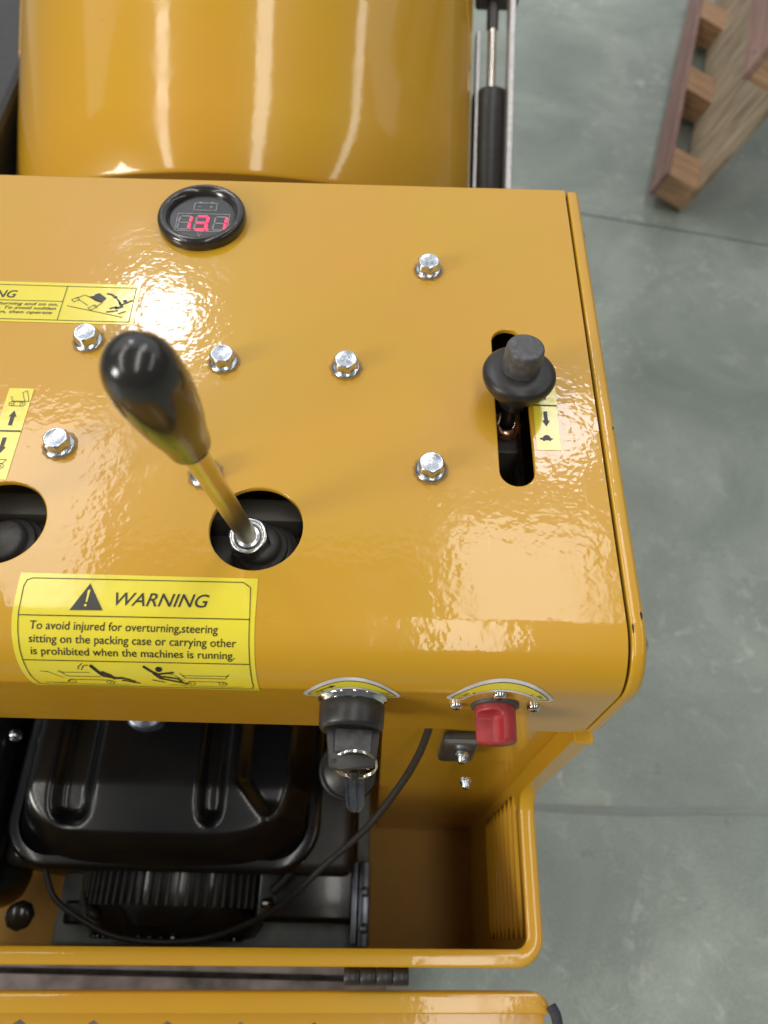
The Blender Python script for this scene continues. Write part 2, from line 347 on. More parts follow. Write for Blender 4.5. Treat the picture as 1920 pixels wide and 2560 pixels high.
# underside
rgrid(bm, [[surf(x, s, -0.0022) for x in (HX0, HX1)] for s in ssteps(bot, YB, .004) + [0.16]], flip=True)
bmesh.ops.remove_doubles(bm, verts=bm.verts, dist=1e-5)
for h in holes:                                     # hole walls with a small paint radius
    c = [(p[0], p[1]) for p in h]; n = len(c); cx = sum(p[0] for p in c)/n; cy = sum(p[1] for p in c)/n
    def off(p, d):
        v = Vector((p[0]-cx, p[1]-cy));
        if h is holes[2]:
            yy = min(max(p[1], 0.2202+.0106), 0.3365-.0106); v = Vector((p[0]-cx, p[1]-yy))
        v = v.normalized(); return (p[0]-v.x*d, p[1]-v.y*d)
    rows = [[Vector((*off(p, 0), ZT)) for p in c], [Vector((*off(p, .0004), ZT-.0001)) for p in c], [Vector((*off(p, .0007), ZT-.0005)) for p in c], [Vector((*off(p, .0007), ZT-.0030)) for p in c]]
    rgrid(bm, rows, close=True)
bmesh.ops.recalc_face_normals(bm, faces=bm.faces) if False else None
hood = mobj('control_hood', bm, M_Y, DUMP, smooth=40)
for p in hood.data.polygons:
    if p.normal.z > .99999: p.use_smooth = False

# ---- side panel following the hood profile
SP = [(.1263, -.012), (.1263, -.0008), (.1268, -.0002), (.1278, 0), (.1312, 0), (.1326, -.0004), (.1337, -.0012), (.1343, -.0024), (.1345, -.0042), (.1345, -.027)]
bm = bmesh.new()
ss = ssteps(bot+0.002, SB, .02) + ssteps(SB, YB, .0015)[1:] + [0.16, 0.25, 0.35, 0.467]
rows = [[surf(x, s, o) for x, o in SP] for s in ss]
for k in range(1, 9):                                # rounded back corner
    t = PI/2*k/8; R2 = .004
    rows.append([Vector((x, .467 + (R2+o if R2+o > 0 else 0)*math.sin(t), ZT - R2 + (R2+o if R2+o > 0 else o+R2)*math.cos(t))) for x, o in SP])
rows.append([Vector((x, .467+.004+max(o, -.004), ZT-.10)) for x, o in SP])
rgrid(bm, rows)
# side sheet
pts = [surf(.1345, s, -.0268) for s in ss]
poly = [(p.y, p.z) for p in pts] + [(.467, .985), (.467, .44), (.139, .44)]
vv = [bm.verts.new((.1340, a, b)) for a, b in poly]; bm.faces.new(vv)
side = mobj('side_panel', bm, M_Y, DUMP, smooth=35)
# dark strip down in the open seam, stands in for its shade
bm = bmesh.new()
rgrid(bm, [[surf(.1228, s, -.0045), surf(.1275, s, -.0045)] for s in ss])
mobj('seam_gap_shade', bm, M_DK, side)
for (s_, x_, w_, h_) in ((.139, .1272, .0005, .0026), (.146, .1324, .0006, .0022), (.262, .1328, .0004, .0012)):
    bm = bmesh.new(); bm.faces.new([bm.verts.new(surf(x_+w_*math.cos(t)*(1+.3*math.sin(3*t)), s_+h_*math.sin(t), (-.0003 if x_ > .13 else 0)+.0003)) for t in [2*PI*k/10 for k in range(10)]])
    mobj('paint_chip', bm, M_DK, side)
for y, z in ((.440, .985), (.331, .984), (.1365, .983)):
    bm = bmesh.new(); r = .0066 if y < .2 else .004
    lathe(bm, [(r, 0), (r, .0008), (r*.85, .0030), (r*.5, .0044), (0, .0048)], (.1345, y, z), (1, 0, 0), 20)
    mobj('rivet', bm, M_Z, side, smooth=60)

# ---- post and bay rim
bm = bmesh.new()
bx(.1215, .1343, .1105, .1125, .705, .8825, .0006, 1, bm); bx(.1322, .1343, .1125, .16, .70, .8825, 0, 1, bm)
bx(.1215, .1335, .108, .118, .8825, .8865, .0008, 1, bm)
mobj('corner_post', bm, M_YT, DUMP)
ZR = 0.685; RWD = .0125
def ripath():
    P = []; r = .010; xi = .1215
    yl = lambda x: -.0045 + (x-.035)*.015
    P += [((-.6 + i*(xi-r+.6)/12, yl(-.6 + i*(xi-r+.6)/12)), (0, -1)) for i in range(12)]
    for k in range(0, 11):
        t = -PI/2 + PI/2*k/10
        P.append(((xi-r + r*math.cos(t), yl(xi-r) + r + r*math.sin(t)), (math.cos(t), math.sin(t))))
    for y in (.02, .04, .06, .08): P.append(((xi, y), (1, 0)))
    return P
RC = [(0, -.006), (0, -.0006), (.0005, 0), (RWD-.003, 0), (RWD-.0014, -.0003), (RWD-.0004, -.0012), (RWD, -.003), (RWD, -.40)]
bm = bmesh.new(); rows = [[Vector((p[0][0]+p[1][0]*o, p[0][1]+p[1][1]*o, ZR+h)) for o, h in RC] for p in ripath()]
# rim curls up into the post at its end
for k in range(1, 7):
    t = PI/2*k/6; R3 = .022
    rows.append([Vector((.1215+o, .0885 + (R3-h*0)*math.sin(t) - (h*0), ZR + h*(1 if h > -.05 else 1) + R3 - R3*math.cos(t))) for o, h in RC])
rgrid(bm, rows)
rim = mobj('bay_rim', bm, M_YT, DUMP, smooth=45)

# ---- bay inner walls and floor
bm = bmesh.new(); bx(.0045, .1335, .1262, .129, .22, .885, 0, 1, bm)
mobj('rear_bulkhead', bm, M_YM, DUMP)
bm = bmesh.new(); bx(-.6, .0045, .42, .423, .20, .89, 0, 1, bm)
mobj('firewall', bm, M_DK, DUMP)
mobj('slot_dark_sheet', bx(-.6, .122, .262, .466, .872, .876, 0, 1), M_DK, DUMP)  # dark sheet added to hide the floor below, keeps the lever slot black
mobj('hood_back', bx(-.6, .124, .4680, .4705, .45, .955, 0, 1), M_YT, DUMP)
bm = bmesh.new(); bx(-.6, .1240, -.012, .42, .30, .305, 0, 1, bm)
mobj('bay_floor', bm, M_YD, DUMP)
bm = bmesh.new(); bx(-.6, .1240, -.0135, -.0105, .22, .679, 0, 1, bm)
mobj('front_wall', bm, M_YT, DUMP)
bm = bmesh.new()
lv = [.4640 + .0248*i for i in range(9)]
loops = [[Vector((y, z, 0)) for y, z in ((-.011, .22), (.126, .22), (.126, .885), (.111, .885), (.111, .700), (.098, .684), (-.011, .684))]]
loops.append([Vector((y, z, 0)) for y, z in ((.004, lv[0]), (.116, lv[0]), (.116, .640), (.092, .678), (.004, .678))])
tri = tessellate_polygon(loops); fl = [p for l in loops for p in l]; V = [bm.verts.new((.1228, p.x, p.y)) for p in fl]
for t in tri: bm.faces.new([V[i] for i in t])
bmesh.ops.recalc_face_normals(bm, faces=bm.faces)
wall = mobj('louvred_side_wall', bm, M_YT, DUMP)
bm = bmesh.new(); bx(.1296, .1306, -.008, .468, .22, .678, 0, 1, bm); mobj('slot_shade_plate', bm, M_YD, DUMP)  # plate added behind the louvre slots so the gaps stay dark
lm = None
for i, z in enumerate(lv[:-1]):
    if lm is None:
        bm = bmesh.new(); rows = []
        for k in range(11):                             # pressed slat, rounded into the bay, slot above it
            u = k/10; y = .002 + .116*u; e = min(1, math.sin(PI*u)*5) ** .5 if 0 < u < 1 else .05
            rows.append([Vector((.0006 + (qx-.0006)*e, y, .0090 + (qz-.0090)*e)) for qx, qz in ((.0010, .0152), (-.0004, .0140), (-.0018, .0126), (-.0022, .0113), (-.0018, .0098), (.0008, .0020))])
        rgrid(bm, rows); o = mobj('louvre', bm, M_YT, wall, smooth=60); lm = o.data
    else:
        o = bpy.data.objects.new('louvre', lm); COL.objects.link(o); o.parent = wall
    o.location = (.1228, 0, z+.002)
# connectors on the bulkhead
bm = bmesh.new(); bx(.046, .072, .117, .126, .775, .835, .003, 2, bm)
blk = mobj('relay_block', bm, mat('clear_plastic', (.06, .058, .055), .3, noise=(50, (.09, .088, .085), .4, .7)), DUMP)
for p in ((.060, .115, .815), (.070, .110, .745)):
    bm = bmesh.new(); lathe(bm, [(.0045, 0), (.0045, .002), (.0028, .003), (.0028, .007), (0, .0075)], p, (0, -1, .5), 12)
    mobj('terminal_stud', bm, M_Z, blk, smooth=30)

# ---- lid
LZ = .660
bm = bmesh.new()
RL = [(0, -.020), (0, -.0022), (.0006, -.0008), (.002, 0), (.0138, 0), (.0145, -.0004), (.0148, -.0012), (.0148, -.021)]
P = []
for i in range(13): x = -.6 + i*(.127+.6)/12; P.append(((x, -.0335 + (x-.035)*.020), (0, -1)))
yc = -.0335 + (.127-.035)*.020
rows = [[Vector((p[0][0], p[0][1] - o, LZ+h)) for o, h in RL] for p in P]
for k in range(1, 11):
    t = PI/2*k/10; r = .0125
    rows.append([Vector((.127 + r*math.sin(t)*(1 - 0*o), yc - r + r*math.cos(t) if o < .002 else min(yc - o, yc - r + r*math.cos(t)), LZ+h)) for o, h in RL])
rgrid(bm, rows)
lid = mobj('engine_lid', bm, M_YT, DUMP, smooth=50)
hx = [[(cx + .0085*math.cos(PI/3*k+PI/6), -.0642 + (cx-.035)*.012 + .0085*math.sin(PI/3*k+PI/6)) for k in range(6)] for cx in (-.56, -.5025, -.445, -.3875, -.330, -.2725, -.2150, -.1575, -.1000, -.0425, .0150)]
bm = bmesh.new(); fill_holes(bm, [(-.6, -.0545), (.1385, -.0440), (.1385, -.40), (-.6, -.40)], hx, LZ-.020)
for h in hx:
    rgrid(bm, [[Vector((a, b, LZ-.020)) for a, b in h], [Vector((a, b, LZ-.023)) for a, b in h]], close=True)
mobj('lid_panel', bm, M_YT, lid)
bm = bmesh.new(); tube(bm, spline([(.1400, -.0405, .664), (.1440, -.050, .664), (.1450, -.075, .660), (.1455, -.2, .656)]), .0042, 8)
mobj('edge_seal', bm, M_FOAM, lid, smooth=60)
for k in range(4):
    bm = bmesh.new(); x0 = -.0200 + k*.0126
    lathe(bm, [(0, 0), (.0055, 0), (.0064, .0008), (.0064, .0116), (.0055, .0124), (0, .0124)], (x0, -.0240 + x0*.018, .668), (1, .018, 0), 20)
    mobj('hinge_knuckle', bm, M_BKS, lid, smooth=35)
# undertray added in the slot between bay and lid, stands in for shaded floor
bm = bmesh.new(); bx(-.9, .02, -.036, .0, .28, .30, 0, 1, bm); bx(-.9, .02, -.30, -.043, .28, .30, 0, 1, bm); bx(-.9, .02, -.30, .0, .262, .270, 0, 1, bm)
mobj('floor_shade_plate', bm, M_FRM, DUMP)
# chassis below, out of sight but there
bm = bmesh.new(); bx(-.75, .11, .0, .90, .06, .20, .01, 2, bm)
mobj('chassis', bm, M_DK, DUMP)

# ---- skip (tub)
A = Vector((0, .8706, .4916)); N0 = Vector((0, -.4916, .8706))
RT, HW = .345, .312; sag = RT - math.sqrt(RT*RT-HW*HW)
MC = Vector((-.2045, .9130, .6670)); CC = MC + N0*(sag-RT)
ph = math.asin(HW/RT)
def tub(phi, t, r=RT): return CC + Vector((math.sin(phi)*r, 0, 0)) + N0*math.cos(phi)*r + A*t
bm = bmesh.new(); NP = 72; rows = []
for t in [None, 'a', 'b'] + [i*.08 for i in range(1, 12)]:
    row = []
    for i in range(NP+1):
        phi = -ph + 2*ph*i/NP; b0 = -.0785 + .0445*(abs(phi)/1.13)**2.6
        if t is None: row.append(tub(phi, b0 + .001, RT-.16))
        elif t == 'a': row.append(tub(phi, b0, RT-.003))
        elif t == 'b': row.append(tub(phi, b0 + .004, RT))
        else: row.append(tub(phi, b0 + t))
    rows.append(row)
rgrid(bm, rows)
# side skirts drop away behind the rounded edges
for sg in (-1, 1):
    rgrid(bm, [[tub(sg*ph, t), tub(sg*ph, t) - N0*.05 + Vector((sg*.004, 0, 0)), tub(sg*ph, t) - N0*.30] for t in (-.018, .9)])
bmesh.ops.remove_doubles(bm, verts=bm.verts, dist=1e-5)
skip = mobj('skip', bm, M_YT, DUMP, smooth=50)
bm = bmesh.new()                                        # weld bead arcs across the skip
for sg in (-1, 1):
    bm = bmesh.new(); tube(bm, [tub(sg*(ph - .02 - .42*(u**1.6)), .255 + .16*u - 0.10*(1-u)**2, RT-.0006) for u in [k/24 for k in range(25)]], .0018, 6)
    mobj('weld_bead', bm, M_YT, skip, smooth=60)
bm = bmesh.new(); bx(-.75, -.526, .75, 1.5, .45, .72, .01, 2, bm)
mobj('side_guard', bm, M_BKS, DUMP)

# ---- hydraulic ram
ax = A
def rp(x, t, n=0.0): return Vector((x, .913, .668)) + A*t + N0*n
bm = bmesh.new(); lathe(bm, [(0, -.20), (.0270, -.20), (.0270, .132), (.0262, .137), (.0225, .140), (0, .141)], rp(.1385, 0, -.028), A, 40)
ram = mobj('hydraulic_cylinder', bm, M_BKS, DUMP, smooth=40)
bm = bmesh.new(); lathe(bm, [(.0065, .13), (.0065, .30)], rp(.1385, 0, -.028), A, 20)
mobj('piston_rod', bm, M_CH, ram, smooth=60)
bm = bmesh.new(); lathe(bm, [(0, .232), (.0085, .232), (.0085, .27), (0, .27)], rp(.1385, 0, -.028), A, 6)
u, v, a = frame(A)
R = Matrix((Vector((1, 0, 0)), A, N0)).transposed()
box(bm, rp(.1445, .310, -.028), (.060, .082, .034), R, .004)
mobj('clevis', bm, M_RUB, ram)
bm = bmesh.new(); box(bm, rp(.1600, .10, .004), (.0085, .70, .030), R, .0012, 1)
mobj('side_bar', bm, M_GAL, DUMP)
bm = bmesh.new(); box(bm, rp(.1175, .02, -.020), (.006, .40, .020), R, .001, 1)
mobj('side_bar', bm, M_GAL, DUMP)
bm = bmesh.new(); lathe(bm, [(0, 0), (.006, 0), (.006, .010), (.004, .012), (0, .012)], rp(.172, .290, -.01), (1, 0, 0), 14)
mobj('red_cap', bm, M_RED, ram, smooth=40)

# ---- flange bolts
def text_mesh(s, shear=0.0, bold=0.0):
    c = bpy.data.curves.new('txt', 'FONT'); c.body = s; c.shear = shear; c.size = 1; c.resolution_u = 4; c.offset = bold
    o = bpy.data.objects.new('txt', c); COL.objects.link(o)
    bpy.context.view_layer.update()
    me = bpy.data.meshes.new_from_object(o); bpy.data.objects.remove(o)
    vs = [v.co.copy() for v in me.vertices]; fs = [list(p.vertices) for p in me.polygons]
    bpy.data.meshes.remove(me); bpy.data.curves.remove(c)
    x0 = min(v.x for v in vs); x1 = max(v.x for v in vs); y0 = min(v.y for v in vs); y1 = max(v.y for v in vs)
    return vs, fs, (x0, x1, y0, y1)
def put_text(bm, s, f, shear=0.0, cap=None, x0=0, x1=1, base=0, height=1, bold=0.0):
    """fits the text to x0..x1; cap height = height; f(x, y) -> 3D"""
    vs, fs, b = text_mesh(s, shear, bold); ch = 0.73
    V = [bm.verts.new(f(x0 + (v.x-b[0])/(b[1]-b[0])*(x1-x0), base + v.y/ch*height)) for v in vs]
    for p in fs:
        try: bm.faces.new([V[i] for i in p])
        except ValueError: pass

def make_bolt():
    bm = bmesh.new()
    lathe(bm, [(.0089, 0), (.0090, .0006), (.0088, .0012), (.0076, .0020), (.0066, .0026)], (0, 0, 0), (0, 0, 1), 40)
    # hex with chamfered top
    af = .0065; R6 = af/math.cos(PI/6); n = 48; rows = []
    def hexr(t): k = (t + PI/6) % (PI/3) - PI/6; return af/math.cos(k)
    for z, cap in ((.0018, 9), (.0072, 9), (.0080, .0067), (.0084, .0061)):
        rows.append([Vector((min(hexr(2*PI*i/n), cap)*math.cos(2*PI*i/n), min(hexr(2*PI*i/n), cap)*math.sin(2*PI*i/n), z if cap < 9 else (z if z < .005 else z + (.0008*(1 - (hexr(2*PI*i/n)-af)/(R6-af)))))) for i in range(n)])
    rows.append([Vector((.0056*math.cos(2*PI*i/n), .0056*math.sin(2*PI*i/n), .0082)) for i in range(n)])
    V = rgrid(bm, rows, close=True); bm.faces.new(V[-1])
    o = mobj('flange_bolt', bm, M_Z, DUMP, smooth=28)
    bm = bmesh.new()
    put_text(bm, 'CY', lambda x, y: Vector((x, y, .00835)), 0, None, -.0026, .0026, .0007, .0026, .012)
    put_text(bm, '8.8', lambda x, y: Vector((x, y, .00835)), 0, None, -.0028, .0028, -.0034, .0026, .012)
    r = bmesh.ops.extrude_face_region(bm, geom=list(bm.faces)); 
    bmesh.ops.translate(bm, verts=[g for g in r['geom'] if isinstance(g, bmesh.types.BMVert)], vec=(0, 0, -.0003))
    mk = mobj('head_marking', bm, M_STLM, o)
    bm = bmesh.new(); bm.faces.new([bm.verts.new((.0101*math.cos(2*PI*k/28)*(1+.05*math.sin(3*k)), .0101*math.sin(2*PI*k/28)*(1+.06*math.cos(2.3*k)), .00002)) for k in range(28)])
    mobj('rub_shade_mark', bm, M_RUBSHADE, o)  # darker scuff ring, also painted as contact shade round the bolt
    return o, mk
M_RUBSHADE = mat('rubbed_shaded_paint', (YEL[0]*.72, YEL[1]*.68, YEL[2]*.8), rough=.5, noise=(400, (YEL[0]*.5, YEL[1]*.45, YEL[2]*.6), .45, .7))
M_STLM = mat('stamped_zinc', (0.34, 0.36, 0.40), rough=0.35, metal=1.0, noise=(600, (0.5, 0.52, 0.56), .4, .7))
b0, mk0 = make_bolt()
for i, (x, y, rz) in enumerate([(.0263, .3862, .15), (-.1829, .3172, 2.1), (-.0982, .3035, .7), (-.0239, .3016, 1.3), (-.1826, .2395, .35), (.0266, .2299, .1), (-.0982, .2230, 1.9)]):
    if i == 0: o, k = b0, mk0
    else:
        o = b0.copy(); COL.objects.link(o)
        for ch in [c for c in b0.children]: k = ch.copy(); COL.objects.link(k); k.parent = o
    o.location = (x, y, ZT+.0002); o.rotation_euler = (0, 0, rz)

# ---- voltmeter
VC = Vector((-.1280, .4275, ZT))
bm = bmesh.new()
lathe(bm, [(.0296, .0001), (.0300, .0020), (.0299, .0048), (.0292, .0066), (.0280, .0078), (.0265, .0083), (.0250, .0080), (.0232, .0066), (.0222, .0050), (.0218, .0042), (.0216, .0028)], VC, (0, 0, 1), 72)
vm = mobj('voltmeter', bm, M_BKG, DUMP, smooth=60)
bm = bmesh.new(); bm.faces.new([bm.verts.new((VC.x+a, VC.y+b, ZT+.0034)) for a, b in circ(0, 0, .0219, 48)])
mobj('dial', bm, M_DIAL, vm)
F = lambda z: (lambda x, y: Vector((VC.x+x, VC.y+y, ZT+z)))
def stroke(bm, pts, wd, f, close=False, d=.0025):
    P = [Vector(p) for p in pts]
    if close: P.append(P[0])
    Q = [P[0]]
    for a, b in zip(P, P[1:]):
        n = max(1, int((b-a).length/d)); Q += [a + (b-a)*i/n for i in range(1, n+1)]
    L_, R_ = [], []
    for i, p in enumerate(Q):
        a = Q[i-1] if i > 0 else (Q[-2] if close else p); b = Q[i+1] if i < len(Q)-1 else (Q[1] if close else p)
        t1 = (p-a).normalized() if (p-a).length > 1e-9 else (b-p).normalized(); t2 = (b-p).normalized() if (b-p).length > 1e-9 else t1
        t = (t1+t2); t = t.normalized() if t.length > 1e-6 else t1
        n = Vector((-t.y, t.x)); k = 1/max(.5, n.dot(Vector((-t1.y, t1.x)))); L_.append(p + n*wd/2*k); R_.append(p - n*wd/2*k)
    rgrid(bm, [[f(p.x, p.y) for p in L_], [f(p.x, p.y) for p in R_]])
def fillp(bm, pts, f):
    tri = tessellate_polygon([[Vector((a, b, 0)) for a, b in pts]]); V = [bm.verts.new(f(a, b)) for a, b in pts]
    for t in tri: bm.faces.new([V[i] for i in t])
bm = bmesh.new(); f = F(.0037)
stroke(bm, [(-.0166, .0028), (.0186, .0028), (.0186, -.0143), (-.0166, -.0143)], .0005, f, True)
stroke(bm, [(-.0066, .0138), (.0087, .0138), (.0087, .0066), (-.0066, .0066)], .00045, f, True)
stroke(bm, [(-.0040, .0144), (-.0018, .0144)], .0006, f); stroke(bm, [(.0040, .0144), (.0062, .0144)], .0006, f)
stroke(bm, [(-.0040, .0100), (-.0018, .0100)], .0005, f)
stroke(bm, [(.0038, .0100), (.0062, .0100)], .0005, f); stroke(bm, [(.0050, .0088), (.0050, .0112)], .0005, f)
put_text(bm, 'V', f, 0, None, -.0010, .0022, -.0196, .0036)
mobj('dial_print', bm, M_GRY, vm)
def seg_poly(a, b, wd):
    a = Vector(a); b = Vector(b); t = (b-a).normalized(); n = Vector((-t.y, t.x)); h = wd/2
    return [tuple(p) for p in (a, a+t*h+n*h, b-t*h+n*h, b, b-t*h-n*h, a+t*h-n*h)]
sl = .06
def digit(cx, lit, dot):
    w_, h_, y0 = .0078, .0130, -.0127
    P = lambda x, y: (cx + x*w_ + sl*(y*h_), y0 + y*h_)
    T = {'a': ((0, 1), (1, 1)), 'b': ((1, 1), (1, .5)), 'c': ((1, .5), (1, 0)), 'd': ((0, 0), (1, 0)), 'e': ((0, .5), (0, 0)), 'f': ((0, 1), (0, .5)), 'g': ((0, .5), (1, .5))}
    for k, (a, b) in T.items():
        a_ = Vector(P(*a)); b_ = Vector(P(*b)); d = (b_-a_).normalized()*.0004
        bm = bmesh.new(); on = k in lit
        pts = seg_poly(tuple(a_+d), tuple(b_-d), .0018 if on else .0011); z = .0038 if on else .00365
        top = [F(z)(x, y) for x, y in pts]; lowr = [F(z-.0003)(x, y) for x, y in pts]
        V = rgrid(bm, [lowr, top], close=True); bm.faces.new(V[-1])
        mobj('digit_segment', bm, M_LED if on else M_SEG, vm)
    bm = bmesh.new(); bm.faces.new([bm.verts.new(F(.00385)(cx + w_ + .0014 + x, y0 + y)) for x, y in circ(0, 0, .0010 if dot else .0006, 12)])
    mobj('decimal_point', bm, M_LED if dot else M_GRY, vm)
digit(-.0154, 'bc', False); digit(-.0040, 'abcdg', True); digit(.0086, 'bc', False)

# ---- stickers
def sheet(name, rings, m, parent, off=.00025, smooth=True):
    """rings: rows of (x,s)"""
    bm = bmesh.new(); rows = [[surf(x, s, off) for x, s in r] for r in rings]; V = rgrid(bm, rows)
    peri = [v for v in V[0]] + [r[-1] for r in V[1:]] + list(reversed(V[-1][:-1])) + [r[0] for r in reversed(V[1:-1])]
    pr2 = [v.co.copy() for v in peri]
    return mobj(name, bm, m, parent, smooth=60)
SF = lambda o: (lambda x, y: surf(x, y, o))
# big warning sticker over the bend
s0, s1 = .0928, .1607; n = 30
def edge(s): k = (s1-s)/(s1-s0); bow = .0012*math.sin(PI*k); return (-.1843 + .0080*k**1.5 - bow*.3, -.0627 + .0022*k)
w1 = sheet('warning_sticker', [[(edge(s)[0] + (edge(s)[1]-edge(s)[0])*i/12, s) for i in range(13)] for s in [s0 + (s1-s0)*j/n for j in range(n+1)]], M_STK, DUMP)
tag(w1, 'large yellow warning sticker folded over the front bend of the hood')
bm = bmesh.new(); f = SF(.0005)
def wx(u, s): a, b = edge(s); return a + (b-a)*u
def W(u, s): return (wx(u, s), s)
fr = [W(.055, .1578), W(.94, .1583), W(.972, .1555)] + [W(.978, s) for s in (.14, .12, .105, .1)] + [W(.97, .0966), W(.94, .0958)] + [W(.08, .0945), W(.03, .097)] + [W(.026, s) for s in (.105, .12, .14, .153)] + [W(.034, .1566)]
stroke(bm, fr, .00042, f, True)
stroke(bm, [W(.026, .1378), W(.978, .1384)], .00045, f); stroke(bm, [W(.026, .1152), W(.978, .1158)], .00045, f)
tri_o = [(-.1476, .1556), (-.1550, .1408), (-.1384, .1411)]
fillp(bm, tri_o, f)
put_text(bm, 'WARNING', f, .22, None, -.1336, -.0862, .1440, .0074, .006)
put_text(bm, 'To avoid injured for overturning,steering', f, 0, None, -.1735, -.0800, .1311, .0043, .004)
put_text(bm, 'sitting on the packing case or carrying other', f, 0, None, -.1734, -.0706, .1246, .0043, .004)
put_text(bm, 'is prohibited when the machines is running.', f, 0, None, -.1726, -.0714, .1184, .0042, .004)
# dumpers and falling figures
def ring(c, r, wd): stroke(bm, circ(c[0], c[1], r, 24), wd, f, True, .01)
def disc(c, r): fillp(bm, circ(c[0], c[1], r, 16), f)
for c0, fl in (((-.1556, .1003), 1), ((-.0948, .1012), 1)):
    ring(c0, .0019, .0003); disc(c0, .0004)
for c0 in ((-.1362, .1001), (-.0787, .1013)):
    ring(c0, .0019, .0003); disc(c0, .0004)
stroke(bm, [(-.1700, .0985), (-.1588, .0985), (-.1556, .1022), (-.1368, .1022), (-.1336, .1002)], .00035, f)
stroke(bm, [(-.1600, .1090), (-.1570, .1050), (-.1400, .1050)], .00035, f); stroke(bm, [(-.1612, .1080), (-.1600, .1090)], .0003, f)
stroke(bm, [(-.1700, .1082), (-.1660, .1080), (-.1590, .1035)], .0003, f); stroke(bm, [(-.1600, .1078), (-.1450, .1082)], .0003, f)
stroke(bm, [(-.1660, .0975), (-.1270, .0975)], .00025, f)
stroke(bm, [(-.1065, .0990), (-.0980, .0990), (-.0948, .1030), (-.0790, .1030), (-.0765, .1010)], .00035, f)
stroke(bm, [(-.0995, .1092), (-.0972, .1058), (-.0770, .1058), (-.0748, .1092)], .00035, f)
stroke(bm, [(-.1050, .1082), (-.1030, .1080), (-.0975, .1035)], .0003, f); stroke(bm, [(-.1000, .0980), (-.0690, .0980)], .00025, f)
stroke(bm, [(-.0985, .1075), (-.0750, .1078)], .0003, f)
def limb(p, wd): stroke(bm, p, wd, f); disc(p[0], wd/2); disc(p[-1], wd/2)
limb([(-.1435, .1125), (-.1385, .1060), (-.1330, .1045)], .0018); limb([(-.1385, .1085), (-.1350, .1065), (-.1335, .1040), (-.1295, .1045)], .0016)
limb([(-.1295, .1045), (-.1255, .1030)], .0013); limb([(-.1295, .1025), (-.1215, .1000)], .0010); disc((-.1243, .1015), .0013)
stroke(bm, [(-.1450, .1130), (-.1475, .1125), (-.1487, .1098)], .0004, f); stroke(bm, [(-.1478, .1140), (-.1500, .1120), (-.1503, .1100)], .0004, f)
disc((-.1098, .1114), .0017); limb([(-.1170, .1128), (-.1120, .1085)], .0014); limb([(-.1120, .1085), (-.1095, .1055)], .0024)
limb([(-.1115, .1080), (-.1030, .1095)], .0012); limb([(-.1095, .1050), (-.0975, .1010)], .0013); limb([(-.1080, .1065), (-.1010, .1050), (-.0995, .1030)], .0011)
limb([(-.1140, .1035), (-.1080, .1015)], .0006)
mobj('lettering', bm, M_INK, w1)
bm = bmesh.new(); f2 = SF(.0007)
fillp(bm, [(-.1479, .1519), (-.1466, .1519), (-.1470, .1452), (-.1478, .1452)], f2); fillp(bm, circ(-.1475, .1435, .0007, 12), f2)
mobj('exclamation_mark', bm, M_STK, w1)

# second warning sticker (upper left)
w2 = sheet('warning_sticker', [[(-.420 + .0, s), (-.30, s), (-.1592 + (.365-s)*.03, s)] for s in (.3312, .345, .3655)], M_STK, DUMP)
tag(w2, 'long yellow warning strip with rollover pictogram cut by the left edge')
bm = bmesh.new(); f = SF(.0005)
stroke(bm, [(-.41, .3630), (-.1617, .3623), (-.1612, .3332), (-.41, .3335)], .0004, f, True)
stroke(bm, [(-.2060, .3628), (-.2060, .3335)], .0004, f); stroke(bm, [(-.41, .3489), (-.2060, .3492)], .0004, f)
put_text(bm, 'WARNING', f, .22, None, -.2790, -.2366, .3515, .0065, .006)
put_text(bm, 'To avoid injured for overturning and so on,', f, .2, None, -.2980, -.2085, .3453, .0026, .004)
put_text(bm, 'Do not work on slope too steep. To avoid sudden', f, .2, None, -.3100, -.2090, .3418, .0026, .004)
put_text(bm, 'start set lever to neutral position, then operate', f, .2, None, -.3100, -.2105, .3382, .0026, .004)
stroke(bm, [(-.2025, .3456), (-.1660, .3370)], .0004, f)
stroke(bm, [(-.1985, .3520), (-.1935, .3553), (-.1810, .3490), (-.1835, .3460), (-.1855, .3452)], .0004, f)
stroke(bm, [(-.2008, .3508), (-.1975, .3532), (-.1960, .3512), (-.1990, .3490)], .0004, f, True)
stroke(bm, [(-.1890, .3440), (-.1855, .3470), (-.1835, .3450), (-.1870, .3425)], .0004, f, True)
stroke(bm, [(-.1965, .3512), (-.1895, .3462)], .0004, f)
fillp(bm, [(-.1905, .3538), (-.1872, .3548), (-.1868, .3560), (-.1845, .3572), (-.1790, .3528), (-.1815, .3490), (-.1850, .3500)], f)
stroke(bm, [(-.1795, .3568), (-.1765, .3563), (-.1742, .3545)], .0013, f); fillp(bm, [(-.1752, .3537), (-.1722, .3522), (-.1728, .3553)], f)
disc((-.1668, .3508), .0013); limb([(-.1718, .3520), (-.1695, .3490)], .0011); limb([(-.1700, .3492), (-.1680, .3460), (-.1715, .3445)], .0017)
limb([(-.1680, .3478), (-.1625, .3515)], .0010); limb([(-.1750, .3442), (-.1715, .3458)], .0010); limb([(-.1765, .3412), (-.1700, .3425)], .0009)
limb([(-.1690, .3400), (-.1650, .3420)], .0007)
mobj('lettering', bm, M_INK, w2)

